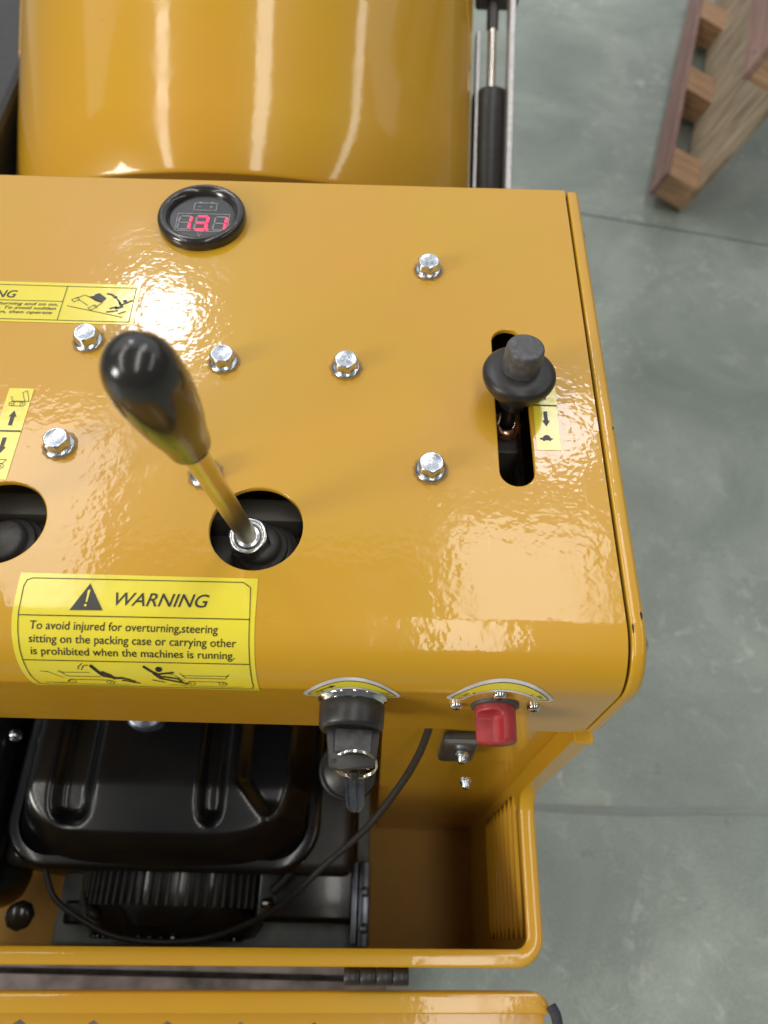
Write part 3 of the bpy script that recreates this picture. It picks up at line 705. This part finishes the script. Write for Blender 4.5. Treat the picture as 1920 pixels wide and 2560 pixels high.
# direction stickers beside the levers
w3 = sheet('direction_sticker', [[(-.2214 - (.2792-s)*.002, s), (-.2068, s)] for s in (.2160, .245, .2792)], M_STK, DUMP)
tag(w3, 'yellow strip with tipping dumper and arrows at the left edge')
bm = bmesh.new(); f = SF(.0005)
stroke(bm, [(-.2214, .2484), (-.2068, .2484)], .0009, f)
def arrow(cx, tip, tail, up, hw=.0022, sw=.0011):
    d = 1 if up else -1; hd = tip - d*.0042
    fillp(bm, [(cx, tip), (cx+hw, hd), (cx+sw, hd), (cx+sw, tail), (cx-sw, tail), (cx-sw, hd), (cx-hw, hd)], f)
arrow(-.2142, .2628, .2524, True); arrow(-.2148, .2332, .2438, False)
for c0 in ((-.2172, .2677), (-.2108, .2676)): ring(c0, .0015, .0003); disc(c0, .0004)
stroke(bm, [(-.2172, .2692), (-.2108, .2691)], .0003, f); stroke(bm, [(-.2172, .2662), (-.2108, .2661)], .0003, f)
stroke(bm, [(-.2192, .2728), (-.2182, .2726), (-.2174, .2697), (-.2080, .2697)], .0003, f)
stroke(bm, [(-.2100, .2697), (-.2128, .2760), (-.2104, .2775), (-.2076, .2697)], .0003, f, True)
for c0 in ((-.2172, .2246), (-.2120, .2246)): ring(c0, .0015, .0003); disc(c0, .0004)
stroke(bm, [(-.2192, .2290), (-.2100, .2290), (-.2115, .2264), (-.2180, .2264)], .0003, f, True)
mobj('lettering', bm, M_INK, w3)
w4 = sheet('direction_sticker', [[(.0873, s), (.1018 - (.31-s)*.012, s)] for s in (.2452, .28, .3092)], M_STK, DUMP)
tag(w4, 'yellow arrow strip with tortoise beside the slot')
bm = bmesh.new(); stroke(bm, [(.0873, .2769), (.1014, .2769)], .0009, f)
arrow(.0941, .2617, .2724, False); arrow(.0943, .2945, .2812, True)
fillp(bm, [(.0892, .2528), (.0902, .2537), (.0912, .2536), (.0920, .2550), (.0935, .2556), (.0950, .2550), (.0958, .2534), (.0972, .2532), (.0966, .2524), (.0956, .2522), (.0956, .2514), (.0949, .2514), (.0948, .2520), (.0924, .2520), (.0920, .2513), (.0913, .2513), (.0912, .2522), (.0900, .2523)], f)
mobj('lettering', bm, M_INK, w4)

# arc labels on the front
def arc_label(cx, cs, ro, ri, lab, kind):
    bm = bmesh.new(); a0, a1 = math.radians(15), math.radians(165); n = 40
    def ringpts(o, i, off):
        rm = (o+i)/2; h = (o-i)/2; off_a = 0.0 if o == ro else -.055; rows = []
        for j in range(9):
            rows.append([])
        cols = []
        for k in range(-6, n+7):                              # rounded ends
            if k < 0: t = a0 - off_a - (h*.5/rm)*math.sin(PI/2*(-k)/6); hh = h*math.cos(PI/2*(-k)/6)
            elif k > n: t = a1 + off_a + (h*.5/rm)*math.sin(PI/2*(k-n)/6); hh = h*math.cos(PI/2*(k-n)/6)
            else: t = a0 + (a1-a0)*k/n; hh = h
            hh = max(hh, h*.70)
            cols.append([surf(cx + (rm + hh*q)*math.cos(t), cs + (rm + hh*q)*math.sin(t), off) for q in (-1, -.5, 0, .5, 1)])
        return cols
    rgrid(bm, ringpts(ro, ri, .00025)); o = mobj('dial_label', bm, M_WHT, DUMP, smooth=60); tag(o, lab)
    bm = bmesh.new(); rgrid(bm, ringpts(ro-.0024, ri+.0020, .0004)); mobj('ink_border', bm, M_INK, o, smooth=60)
    bm = bmesh.new(); rgrid(bm, ringpts(ro-.0028, ri+.0024, .0005)); mobj('yellow_band', bm, M_STK, o, smooth=60)
    bm = bmesh.new(); f = SF(.0007); rm = (ro+ri)/2
    pol = lambda r, deg: (cx + r*math.cos(math.radians(deg)), cs + r*math.sin(math.radians(deg)))
    def curved(txt, degc, span, h, flip):
        bm = bmesh.new()
        vs, fs, b = text_mesh(txt)
        def ff(v):
            u = (v.x-b[0])/(b[1]-b[0]) - .5; r = rm + ((v.y/.73)-.5)*h*(-1 if flip else 1)
            d = degc + (u*span if flip else -u*span); q = pol(r, d); return f(q[0], q[1])
        V = [bm.verts.new(ff(v)) for v in vs]
        for p in fs:
            try: bm.faces.new([V[i] for i in p])
            except ValueError: pass
        mobj('lettering', bm, M_INK, o)
    for dg in ((38, 140) if kind == 'key' else (46, 132)):
        bm = bmesh.new(); stroke(bm, [pol(ri+.0020, dg), pol(ri+.0044, dg)], .0005, f); mobj('tick_mark', bm, M_INK, o)
    if kind == 'key':
        bm = bmesh.new(); stroke(bm, [pol(rm, d) for d in range(150, 116, -4)], .0007, f); fillp(bm, [pol(rm+.0012, 121), pol(rm, 112), pol(rm-.0012, 121)], f); mobj('arrow_mark', bm, M_INK, o)
        curved('START', 32, 11, .0024, True)
    else:
        curved('OFF', 141, 10, .0024, True); curved('POWER', 32, 15, .0024, True)
arc_label(-.0131, .0830, .0264, .0166, 'arc label above the ignition lock, white edged yellow', 'key')
arc_label(.0642, .0822, .0290, .0186, 'arc label above the red rotary switch, white edged yellow', 'red')

# a corner of a white label at the left edge
wl = sheet('white_label', [[(-.24, s), (-.1995 + (.098-s)*.35, s)] for s in (.0905, .094, .098)], M_WHT, DUMP)
wl.data.materials[0] = M_WHT

# ---- rotary switch
zc = ZT - BR - (SB - .0770)
bm = bmesh.new(); lathe(bm, [(.0130, 0), (.0130, .0014), (.0118, .0019), (.0100, .0019)], (.0634, YF, zc), (0, -1, 0), 48)
rs = mobj('rotary_switch', bm, M_RUB, DUMP, smooth=40)
bm = bmesh.new(); n = 48; rows = []
for d, r in ((.0018, .0108), (.0040, .0108), (.0060, .0109), (.0190, .0107), (.0200, .0102)):
    row = []
    for i in range(n):
        t = 2*PI*i/n; x = r*math.cos(t); z = r*math.sin(t)
        row.append(Vector((.0634 + x, YF - d, zc + z)))
    rows.append(row)
V = rgrid(bm, rows, close=True); bm.faces.new(V[-1])
knob = mobj('red_knob', bm, M_RED, rs, smooth=45)
# grip: two scoops cut away, leaving a thick blade
cut = bmesh.new()
box(cut, (.0634-.0090, YF-.0155, zc+.0085), (.0230, .0200, .0120), Matrix.Rotation(math.radians(7), 3, 'Y'), .0035, 4)
co = mobj('knob_cut', cut, M_RED, None)
md = knob.modifiers.new('scoop', 'BOOLEAN'); md.object = co; md.operation = 'DIFFERENCE'; md.solver = 'EXACT'
bpy.context.view_layer.update()
dg = bpy.context.evaluated_depsgraph_get(); nm = bpy.data.meshes.new_from_object(knob.evaluated_get(dg)); knob.modifiers.clear(); knob.data = nm
bpy.data.objects.remove(co)
# pan head screws
def screw(x, s):
    p = surf(x, s); bm = bmesh.new()
    lathe(bm, [(.0036, 0), (.0037, .0008), (.0034, .0018), (.0026, .0026), (.0014, .0030), (.0006, .0024), (0, .0022)], p, (0, -1, .0), 24)
    o = mobj('pan_screw', bm, M_CH, DUMP, smooth=50)
    bm = bmesh.new(); box(bm, p + Vector((0, -.0029, 0)), (.0034, .0006, .0008)); box(bm, p + Vector((0, -.0029, 0)), (.0008, .0006, .0034))
    mobj('cross_slot', bm, M_DK, o)
for x, s in ((.0426, .0768), (.0842, .0770), (.0628, .0975)): screw(x, s)

# ---- ignition lock
zk = ZT - BR - (SB - .0800); kx = -.0131
bm = bmesh.new(); lathe(bm, [(.0185, 0), (.0185, .0006), (.0168, .0012), (.0162, .0030), (.0158, .0036), (.0150, .0036)], (kx, YF, zk), (0, -1, 0), 56)
ig = mobj('ignition_lock', bm, M_CH, DUMP, smooth=40)
bm = bmesh.new(); lathe(bm, [(.0168, .0030), (.0174, .0036), (.0173, .0100), (.0170, .0145), (.0160, .0164), (.0140, .0167), (.0134, .0150), (.0, .0148)], (kx, YF, zk), (0, -1, 0), 56)
mobj('lock_collar', bm, M_BKS, ig, smooth=40)

# ================================================================== keys
KEY = empty('ignition_key', 'black plastic headed key standing in the ignition lock', 'key')
RK = Matrix.Rotation(math.radians(8), 3, 'Y')
ko = Vector((kx+.001, YF-.0135, zk+.0005))
def kp(x, d, z): return ko + RK @ Vector((x, 0, z)) + Vector((0, -d, 0))
bm = bmesh.new()
outl = [(-.0138, 0), (.0138, 0), (.0136, .006), (.0124, .0165), (.0116, .0205), (.0104, .0214), (-.0060, .0232), (-.0100, .0232), (-.0118, .0218), (-.0134, .008)]
top = [kp(x, d, .0024) for x, d in outl]; btm = [kp(x, d, -.0024) for x, d in outl]
V = rgrid(bm, [btm, top], close=True); bm.faces.new(V[-1]); bm.faces.new(list(reversed(V[0])))
bmesh.ops.bevel(bm, geom=[e for e in bm.edges], offset=.0007, segments=2, profile=.5, affect='EDGES')
bowo = mobj('key_head', bm, M_BKS, KEY, smooth=40)
bm = bmesh.new(); stroke(bm, [(-.0100, .0040), (-.0098, .0150), (.0094, .0160), (.0100, .0040)], .0006, lambda x, y: kp(x, y, .00256))
mobj('panel_groove', bm, M_DK, KEY)
bm = bmesh.new()
q = [(-.0094, .0030), (.0097, .0030), (.0090, .0152), (-.0092, .0143)]
V = rgrid(bm, [[kp(x, d, .0023) for x, d in q], [kp(x, d, .0030) for x, d in q]], close=True); bm.faces.new(V[-1])
mobj('head_panel', bm, mat('grey_insert', (.028, .028, .031), .38, noise=(200, (.07, .07, .075), .4, .7)), KEY)
bm = bmesh.new(); bm.faces.new([bm.verts.new(kp(-.0092+x, .0192+y, .00256)) for x, y in circ(0, 0, .0013, 16)])
mobj('ring_hole', bm, M_DK, KEY)
# ring
RG = empty('key_ring', 'thin split steel ring looped through the key head hole', 'key ring')
rc = kp(-.0092, .0192, 0) + Vector((.0108, .0002, -.0058)); rr = .0112
ru = Vector((1, .0, -.10)).normalized(); rv = Vector((0, .42, .90)).normalized()
bm = bmesh.new(); pts = []
for k in range(0, 97):
    t = 2*PI*k/48*.985 + 2.6; pts.append(rc + ru*rr*math.cos(t) + rv*rr*math.sin(t) + ru.cross(rv)*(.0016*(k/96) - .0008))
tube(bm, pts, .00062, 8)
mobj('split_wire', bm, M_CH, RG, smooth=60)
# spare key hanging from it
SK = empty('spare_key', 'dark grooved key blade hanging from the split ring', 'key')
kt = rc - rv*rr*.9 + Vector((-.0005, .002, 0)); kd = Vector((.03, -.62, -.78)).normalized(); kn = Vector((0, .78, -.62)) * -1
ks = kd.cross(kn).normalized(); kn = ks.cross(kd)
def sp(a, b, c): return kt + ks*a + kd*b + kn*c
bm = bmesh.new()
prof = [(-.0050, 0), (-.0048, .0009), (-.0028, .0010), (-.0025, .0004), (-.0012, .0004), (-.0009, .0013), (.0022, .0013), (.0025, .0005), (.0036, .0005), (.0039, .0010), (.0049, .0009), (.0050, 0)]
rows = [[sp(a*k, b, c*k2) for a, c in prof] for b, k, k2 in ((.0035, 1, 1), (.022, 1, 1), (.0235, .86, .95), (.0255, .62, .8), (.0268, .45, .5))]
rgrid(bm, rows); rgrid(bm, [[sp(a*k, b, -c*k2) for a, c in prof] for b, k, k2 in ((.0035, 1, 1), (.022, 1, 1), (.0235, .86, .95), (.0255, .62, .8), (.0268, .45, .5))], flip=True)
M_KB = mat('dark_nickel', (.20, .21, .245), rough=.30, metal=.85, noise=(120, (.07, .07, .085), .4, .7))
mobj('key_blade', bm, M_KB, SK)
bm = bmesh.new(); box(bm, sp(0, .0015, 0), (.0050, .0060, .0050), Matrix((ks, kd, kn)).transposed(), .0012, 2)
mobj('key_shoulder', bm, M_BKS, SK)

# ================================================================== levers
def lever_parts(P0, P1):
    a = (P1-P0); L = a.length; a.normalize(); return a, L
P0 = Vector((-.0725, .1935, .976)); P1 = Vector((-.0812, .1615, 1.1665)); a, L = lever_parts(P0, P1)
bm = bmesh.new(); lathe(bm, [(.0030, .006), (.0048, .012), (.0053, .020), (.0055, L*.72)], P0, a, 32)
lev = mobj('drive_lever', bm, M_BRASS, DUMP, smooth=50); tag(lev, 'yellow zinc rod with long black knob rising from the round hole')
bm = bmesh.new()
KN = [(.0062, .672), (.0085, .668), (.0092, .675), (.0096, .690), (.0099, .715), (.0108, .745), (.0121, .785), (.0131, .83), (.0137, .875), (.0139, .91), (.0137, .945), (.0132, .975), (.0118, 1.0), (.0095, 1.020), (.0062, 1.033), (.0030, 1.038), (0, 1.0395)]
lathe(bm, [(r, h*L) for r, h in KN], P0, a, 48)
mobj('knob', bm, M_BKG, lev, smooth=70)
bm = bmesh.new(); na = Vector((-.05, -.16, 1)).normalized()
lathe(bm, [(0, .0135), (.0075, .0135), (.0085, .0125)], P0 - na*.001, na, 36)
u_, v_, _ = frame(na)
hx0 = [P0 + na*.0125 + (u_*math.cos(PI/3*k+.3) + v_*math.sin(PI/3*k+.3))*.0112 for k in range(6)]
rows = []
for h, r, cap in ((-.004, .0112, 9), (.0102, .0112, 9), (.0125, .0112, .0109), (.0132, .0112, .0098)):
    row = []
    for k in range(48):
        t = 2*PI*k/48; kk = (t+PI/6) % (PI/3) - PI/6; rr_ = min(.0106/math.cos(kk), cap); row.append(P0 + na*h + (u_*math.cos(t+.3) + v_*math.sin(t+.3))*rr_)
    rows.append(row)
rows.append([P0 + na*.0132 + (u_*math.cos(2*PI*k/48+.3) + v_*math.sin(2*PI*k/48+.3))*.0070 for k in range(48)])
rows.append([P0 + na*.008 + (u_*math.cos(2*PI*k/48+.3) + v_*math.sin(2*PI*k/48+.3))*.0062 for k in range(48)])
rgrid(bm, rows, close=True)
mobj('lock_nut', bm, M_Z, lev, smooth=30)
def boot(c, parent, tilt, s=1.0):
    prof = [(.0, .0078), (.0050, .0075), (.0100, .006), (.0116, .004), (.0114, .002)]
    r = .0115; h = .001
    for k in range(3):
        prof += [(r+.0010, h-.0010), (r+.0030, h-.0012), (r+.0034, h-.0022), (r+.0024, h-.0036), (r+.0016, h-.0042)]; r += .0024; h -= .0042
    prof += [(r+.003, h-.004), (r+.004, h-.012)]
    bm = bmesh.new(); lathe(bm, [(p*s, q) for p, q in prof], c, tilt, 48)
    return mobj('rubber_boot', bm, M_RUB, parent, smooth=70)
boot(P0 + Vector((.0050, -.0015, -.002)), lev, (-.10, -.02, 1))
# bracket washer with a flat, seen in front of the nut
bm = bmesh.new(); lathe(bm, [(0, .0), (.0088, .0), (.0088, -.0030)], P0 + Vector((.0030, -.0085, -.008)), (0, -.1, 1), 32)
mobj('flat_washer', bm, M_Z, lev, smooth=40)
# neighbouring lever on the left (only its boot shows)
bm = bmesh.new(); Q0 = Vector((-.2135, .190, .968)); lathe(bm, [(.0060, 0), (.0060, .16)], Q0, (-.28, -.05, 1), 24)
lev2 = mobj('drive_lever', bm, M_BRASS, DUMP, smooth=50); tag(lev2, 'lever in the round hole cut by the left edge, ribbed boot showing')
boot(Q0 + Vector((.003, 0, .006)), lev2, (-.12, 0, 1), 1.1)
bm = bmesh.new(); lathe(bm, [(r, h*L) for r, h in KN], Q0, (-.28, -.05, 1), 32); mobj('knob', bm, M_BKG, lev2, smooth=70)
# valve body under the holes
bm = bmesh.new(); bx(-.26, -.044, .168, .206, .935, .962, .003, 2, bm); bx(-.30, .02, .2065, .222, .915, .978, .003, 2, bm); bx(-.30, .02, .13, .26, .90, .92, 0, 1, bm)
mobj('valve_body', bm, M_VLV, DUMP, smooth=40)

# throttle lever in the slot
T0 = Vector((.0752, .2790, .975)); T1 = Vector((.0768, .2860, 1.046)); ta = (T1-T0).normalized()
bm = bmesh.new(); lathe(bm, [(0, -.003), (.0045, -.003), (.0045, .045)], T0, ta, 24)
tl = mobj('throttle_lever', bm, M_ENM, DUMP, smooth=40); tag(tl, 'short lever with black mushroom knob in the long slot')
bm = bmesh.new(); tk = T0 + ta*.0
lathe(bm, [(.0048, .022), (.0066, .0205), (.0080, .0215), (.0090, .026), (.0122, .0305), (.0162, .0350), (.0192, .0395), (.0207, .0430), (.0211, .0455), (.0206, .0475), (.0188, .0490), (.0158, .0500), (.0128, .0505), (.0100, .0508)], tk, ta, 56)
mobj('knob', bm, M_BKS, tl, smooth=70)
bm = bmesh.new(); lathe(bm, [(.0109, .0500), (.0108, .0622), (.0106, .0648), (.0101, .0660), (.0092, .0664), (.0050, .0660), (0, .0656)], tk, ta, 48)
mobj('knob_plug', bm, mat('worn_black_rubber', (.075, .075, .078), .42, noise=(260, (.13, .135, .14), .45, .72), bump=(240, .35, .0006, 3)), tl, smooth=50)
bm = bmesh.new(); lathe(bm, [(.0048, .006), (.0092, .006), (.0095, .003), (.0092, .0)], T0 + Vector((0, -.001, -.001)), (0, -.05, 1), 6)
mobj('lock_nut', bm, M_COP, tl, smooth=20)
bm = bmesh.new(); bx(.060, .092, .205, .350, .905, .920, .002, 2, bm); bx(.0635, .070, .215, .275, .930, .950, .001, 1, bm)
for k in range(5): bx(.0680, .0745, .229+.0055*k, .2315+.0055*k, .915, .9450, 0, 1, bm)
bx(.083, .0885, .215, .345, .945, .958, .002, 2, bm); bx(.068, .086, .262, .293, .946, .971, .003, 2, bm)
mobj('throttle_plate', bm, M_RUB, DUMP, smooth=40)

# ================================================================== engine
ENG = empty('engine', 'glossy black petrol engine filling the open bay under the hood', 'engine')
# air cleaner cover: height field with pressed channels
bm = bmesh.new(); cx0, cx1, cy0, cy1 = -.3500, -.0535, .0545, .330; NX, NY = 110, 90; rows = []
def sstep(a, b, x): t = min(1, max(0, (x-a)/(b-a))); return t*t*(3-2*t)
def coverz(x, y):
    cxm = (cx0+cx1)/2; hwx = (cx1-cx0)/2; cym = (cy0+cy1)/2; hwy = (cy1-cy0)/2
    u = abs(x-cxm)/hwx; v = abs(y-cym)/hwy; p = 5.0; d = (u**p + v**p)**(1/p)
    z = .612 - .042*sstep(.80, 1.0, d) - .006*u*u
    z += .012*sstep(.070, .125, y)                       # raised rear deck
    def chan(c, wd, ye, dep):
        q = abs(x-c)/wd; e = sstep(ye-.006, ye+.014, y - .010*q*q)
        return -dep*(1-sstep(.35, 1.0, q))*e
    z += chan(-.278, .022, .088, .013) + chan(-.150, .014, .090, .012)
    z -= .011*sstep(0, .014, x + .130 - max(0, .128-y)*.8)*sstep(.085, .115, y)
    z -= .011*sstep(0, .014, -.3160 - max(0, .120-y)*.42 - x)*sstep(.085, .115, y)
    return z
for j in range(NY+1):
    y = cy0 + (cy1-cy0)*j/NY
    row = []
    for i in range(NX+1):
        x = cx0 + (cx1-cx0)*i/NX
        # squircle remap so that the outline has round corners
        uu = (2*i/NX-1); vv = (2*j/NY-1); r_ = .30
        X = uu*math.sqrt(max(0, 1 - r_*vv*vv*vv*vv/2*1.0)); Y = vv*math.sqrt(max(0, 1 - r_*uu*uu*uu*uu/2*.8))
        x = (cx0+cx1)/2 + X*(cx1-cx0)/2; y2 = (cy0+cy1)/2 + Y*(cy1-cy0)/2
        row.append(Vector((x, y2, coverz(x, y2))))
    rows.append(row)
V = rgrid(bm, rows)
mobj('air_cleaner_cover', bm, M_ENG, ENG, smooth=180)
# rolled lip under the cover
def rrect(x0, x1, y0, y1, r, n=10):
    P = []
    for (cx, cy, a0) in ((x1-r, y1-r, 0), (x0+r, y1-r, PI/2), (x0+r, y0+r, PI), (x1-r, y0+r, 3*PI/2)):
        for k in range(n+1): t = a0 + PI/2*k/n; P.append((cx + r*math.cos(t), cy + r*math.sin(t)))
    return P
bm = bmesh.new(); rows = []
for off, z in ((-.008, .572), (-.001, .571), (.0022, .5690), (.0034, .5655), (.0026, .562), (0, .560), (0, .51)):
    rows.append([Vector((x, y, z)) for x, y in rrect(cx0+.001-off, cx1-.001+off, cy0+.001-off, cy1+off, .042+off)])
rgrid(bm, rows, close=True); mobj('cover_lip', bm, M_ENG, ENG, smooth=60)
bm = bmesh.new(); lathe(bm, [(.022, 0), (.022, .006), (.019, .009), (0, .010)], (-.219, .190, .624), (0, 0, 1), 32); mobj('cover_knob', bm, M_STL, ENG, smooth=40)
# filler cap
bm = bmesh.new(); lathe(bm, [(.0275, -.016), (.0278, -.002), (.0268, .001), (.0250, .0022), (.0240, .0010), (.0225, .0006), (.0215, .0022), (0, .0028)], (-.0248, .1385, .620), (0, -.12, 1), 48)
mobj('filler_cap', bm, M_BKS, ENG, smooth=40)
# block, housing, base
bm = bmesh.new(); bx(-.36, -.020, .056, .40, .40, .545, .01, 3, bm); mobj('engine_block', bm, M_ENM, ENG, smooth=40)
bm = bmesh.new(); bx(-.118, -.016, .014, .30, .405, .500, .006, 3, bm); mobj('fuel_tank', bm, M_ENG, ENG, smooth=40)
bm = bmesh.new(); bx(-.33, -.004, -.010, .40, .4001, .452, .003, 2, bm); mobj('base_plate', bm, M_PLATE, ENG)
bm = bmesh.new(); bx(-.0125, -.0020, -.006, .070, .45, .520, .0015, 2, bm); bx(-.0200, -.0130, -.004, .070, .45, .512, .002, 2, bm)
brk = mobj('mounting_bracket', bm, M_STL, ENG, smooth=40)
for y in (.010, .042):
    bm = bmesh.new(); lathe(bm, [(.0048, 0), (.0048, .002), (.0035, .003), (0, .0032)], (-.0068, y, .5195), (0, 0, 1), 12); mobj('bolt', bm, M_STL, brk, smooth=40)
# recoil housing with ribs: axis towards the operator
rc0 = Vector((-.205, .060, .440)); RH = .098
bm = bmesh.new(); lathe(bm, [(RH, -.01), (RH, .034), (RH-.003, .040), (RH-.006, .052), (RH-.012, .060), (RH-.026, .063), (.03, .0645), (0, .065)], rc0, (0, -1, 0), 64)
rh = mobj('recoil_housing', bm, M_ENG, ENG, smooth=60)
lm = None
for k in range(31):
    t = math.radians(12 + k*5.2)
    if lm is None:
        bm = bmesh.new(); bx(-.0014, .0014, -.033, .0, -.002, .0042, .0006, 1, bm)
        o = mobj('cooling_rib', bm, M_ENM, rh); lm = o.data
    else: o = bpy.data.objects.new('cooling_rib', lm); COL.objects.link(o); o.parent = rh
    o.location = rc0 + Vector((math.cos(t)*RH, -.002, math.sin(t)*RH)); o.rotation_euler = (0, PI/2 - t, 0)
lm = None
for k in range(18):
    t = math.radians(28 + k*7.3)
    if lm is None:
        bm = bmesh.new(); bx(-.0022, .0022, -.0022, .0015, -.009, .009, .0008, 1, bm)
        o = mobj('vent_bar', bm, M_ENG, rh); lm = o.data
    else: o = bpy.data.objects.new('vent_bar', lm); COL.objects.link(o); o.parent = rh
    o.location = rc0 + Vector((math.cos(t)*(RH-.020), -.0615, math.sin(t)*(RH-.020))); o.rotation_euler = (0, PI/2 - t, 0)
for x, y, z, r in ((-.052, .108, .525, .006), (-.066, .135, .545, .005), (-.105, .030, .512, .0035), (-.282, .012, .478, .003), (-.357, .170, .590, .004)):
    bm = bmesh.new(); lathe(bm, [(r*1.5, 0), (r*1.5, .002), (r, .0025), (r, .008), (r*.7, .0092), (0, .0095)], (x, y, z-.004), (0, 0, 1), 12); mobj('bolt', bm, M_Z, ENG, smooth=35)
bm = bmesh.new(); tube(bm, spline([(-.050, .12, .505), (-.062, .095, .515), (-.075, .065, .525), (-.098, .040, .520)]), .0045, 10); mobj('hose', bm, M_CBL, ENG, smooth=60); bm = bmesh.new(); tube(bm, spline([(-.300, .05, .47), (-.285, .03, .50), (-.27, .015, .51), (-.262, .02, .46)]), .004, 8)
mobj('hose', bm, M_CBL, ENG, smooth=60)
mobj('bracket', bx(-.315, -.262, .008, .030, .452, .475, .003, 2), M_ENG, ENG)
bm = bmesh.new(); tube(bm, spline([(.0355, .1240, .872), (.0300, .112, .830), (.0180, .098, .780), (-.0061, .076, .720), (-.0404, .0537, .660), (-.0828, .0239, .600), (-.1393, .002, .552), (-.185, -.0050, .540), (-.2320, -.0030, .535), (-.2608, .0060, .540), (-.3003, .0285, .545), (-.318, .060, .545)], 10), .0027, 10)
mobj('throttle_cable', bm, M_CBL, DUMP, smooth=60)
# silencer at the far left
bm = bmesh.new(); bx(-.52, -.3585, .020, .30, .44, .585, .030, 6, bm); mobj('silencer', bm, M_ENG, ENG, smooth=60)
bm = bmesh.new(); lathe(bm, [(0, 0), (.012, 0), (.013, .003), (.013, .012), (.010, .015), (0, .015)], (-.338, .016, .520), (.1, -.3, 1), 8); mobj('drain_cap', bm, M_BKG, ENG, smooth=30)

# ================================================================== pallets
Lx = Vector((math.sin(math.radians(16)), math.cos(math.radians(16)), 0)); Rt = Vector((Lx.y, -Lx.x, 0))
th = math.radians(72)
UU = Rt*math.cos(th) + Vector((0, 0, 1))*math.sin(th); NN = -Rt*math.sin(th) + Vector((0, 0, 1))*math.cos(th)
def pallet(org, label, wdt, length, n_blocks, lab_group='leaning wooden pallets', pink_h=.075, deck=M_PLY):
    root = empty('wooden_pallet', label, 'pallet', group=lab_group)
    RM = Matrix((UU, Lx, NN)).transposed().to_4x4(); RM.translation = org; root.matrix_world = RM   # local x: up the slope, y: along, z: out of the deck
    def part(name, x0, x1, y0, y1, z0, z1, m, bev=.0012):
        o = mobj(name, bx(x0, x1, y0, y1, z0, z1, bev, 1), m); o.parent = root; return o
    part('deck_sheet', 0, wdt, 0, length, -.012, 0, deck)
    part('runner_board', 0, pink_h, .0, length, .082, .094, M_PINK)
    for k in range(n_blocks):
        y = .002 + k*.385
        part('block', 0.002, pink_h-.001, y, y+.115, 0.0002, .0818, M_BLK)
    for k in range(n_blocks):
        for q in range(2):
            b_ = bmesh.new(); lathe(b_, [(.0045, 0), (.0045, .0008), (0, .0010)], (pink_h*(.3+.4*q), .04+k*.385+.03*q, .0938), (0, 0, 1), 8)
            o = mobj('nail_head', b_, M_STL); o.parent = root
    if wdt > .5:
        for xr in (wdt/2+.02, wdt-.085):
            part('runner_board', xr, xr+pink_h, 0, length, .082, .094, M_PINK)
            for k in range(n_blocks): part('block', xr+.001, xr+pink_h-.001, .002+k*.385, .117+k*.385, .0002, .0818, M_BLK)
    return root
pallet(Vector((.7636, 1.699, .012)), 'pale plywood pallet leaning on its long edge, nearest corner on the floor', 1.0, 1.10, 3)
P1o = Vector((.7636, 1.699, .012))
pallet(P1o + UU*.496 + Lx*(-.332) + NN*.106, 'reddish pallet lying over the leaning plywood pallet, cut by the top right corner', .9, 1.1, 3, pink_h=.100, deck=M_PLY)
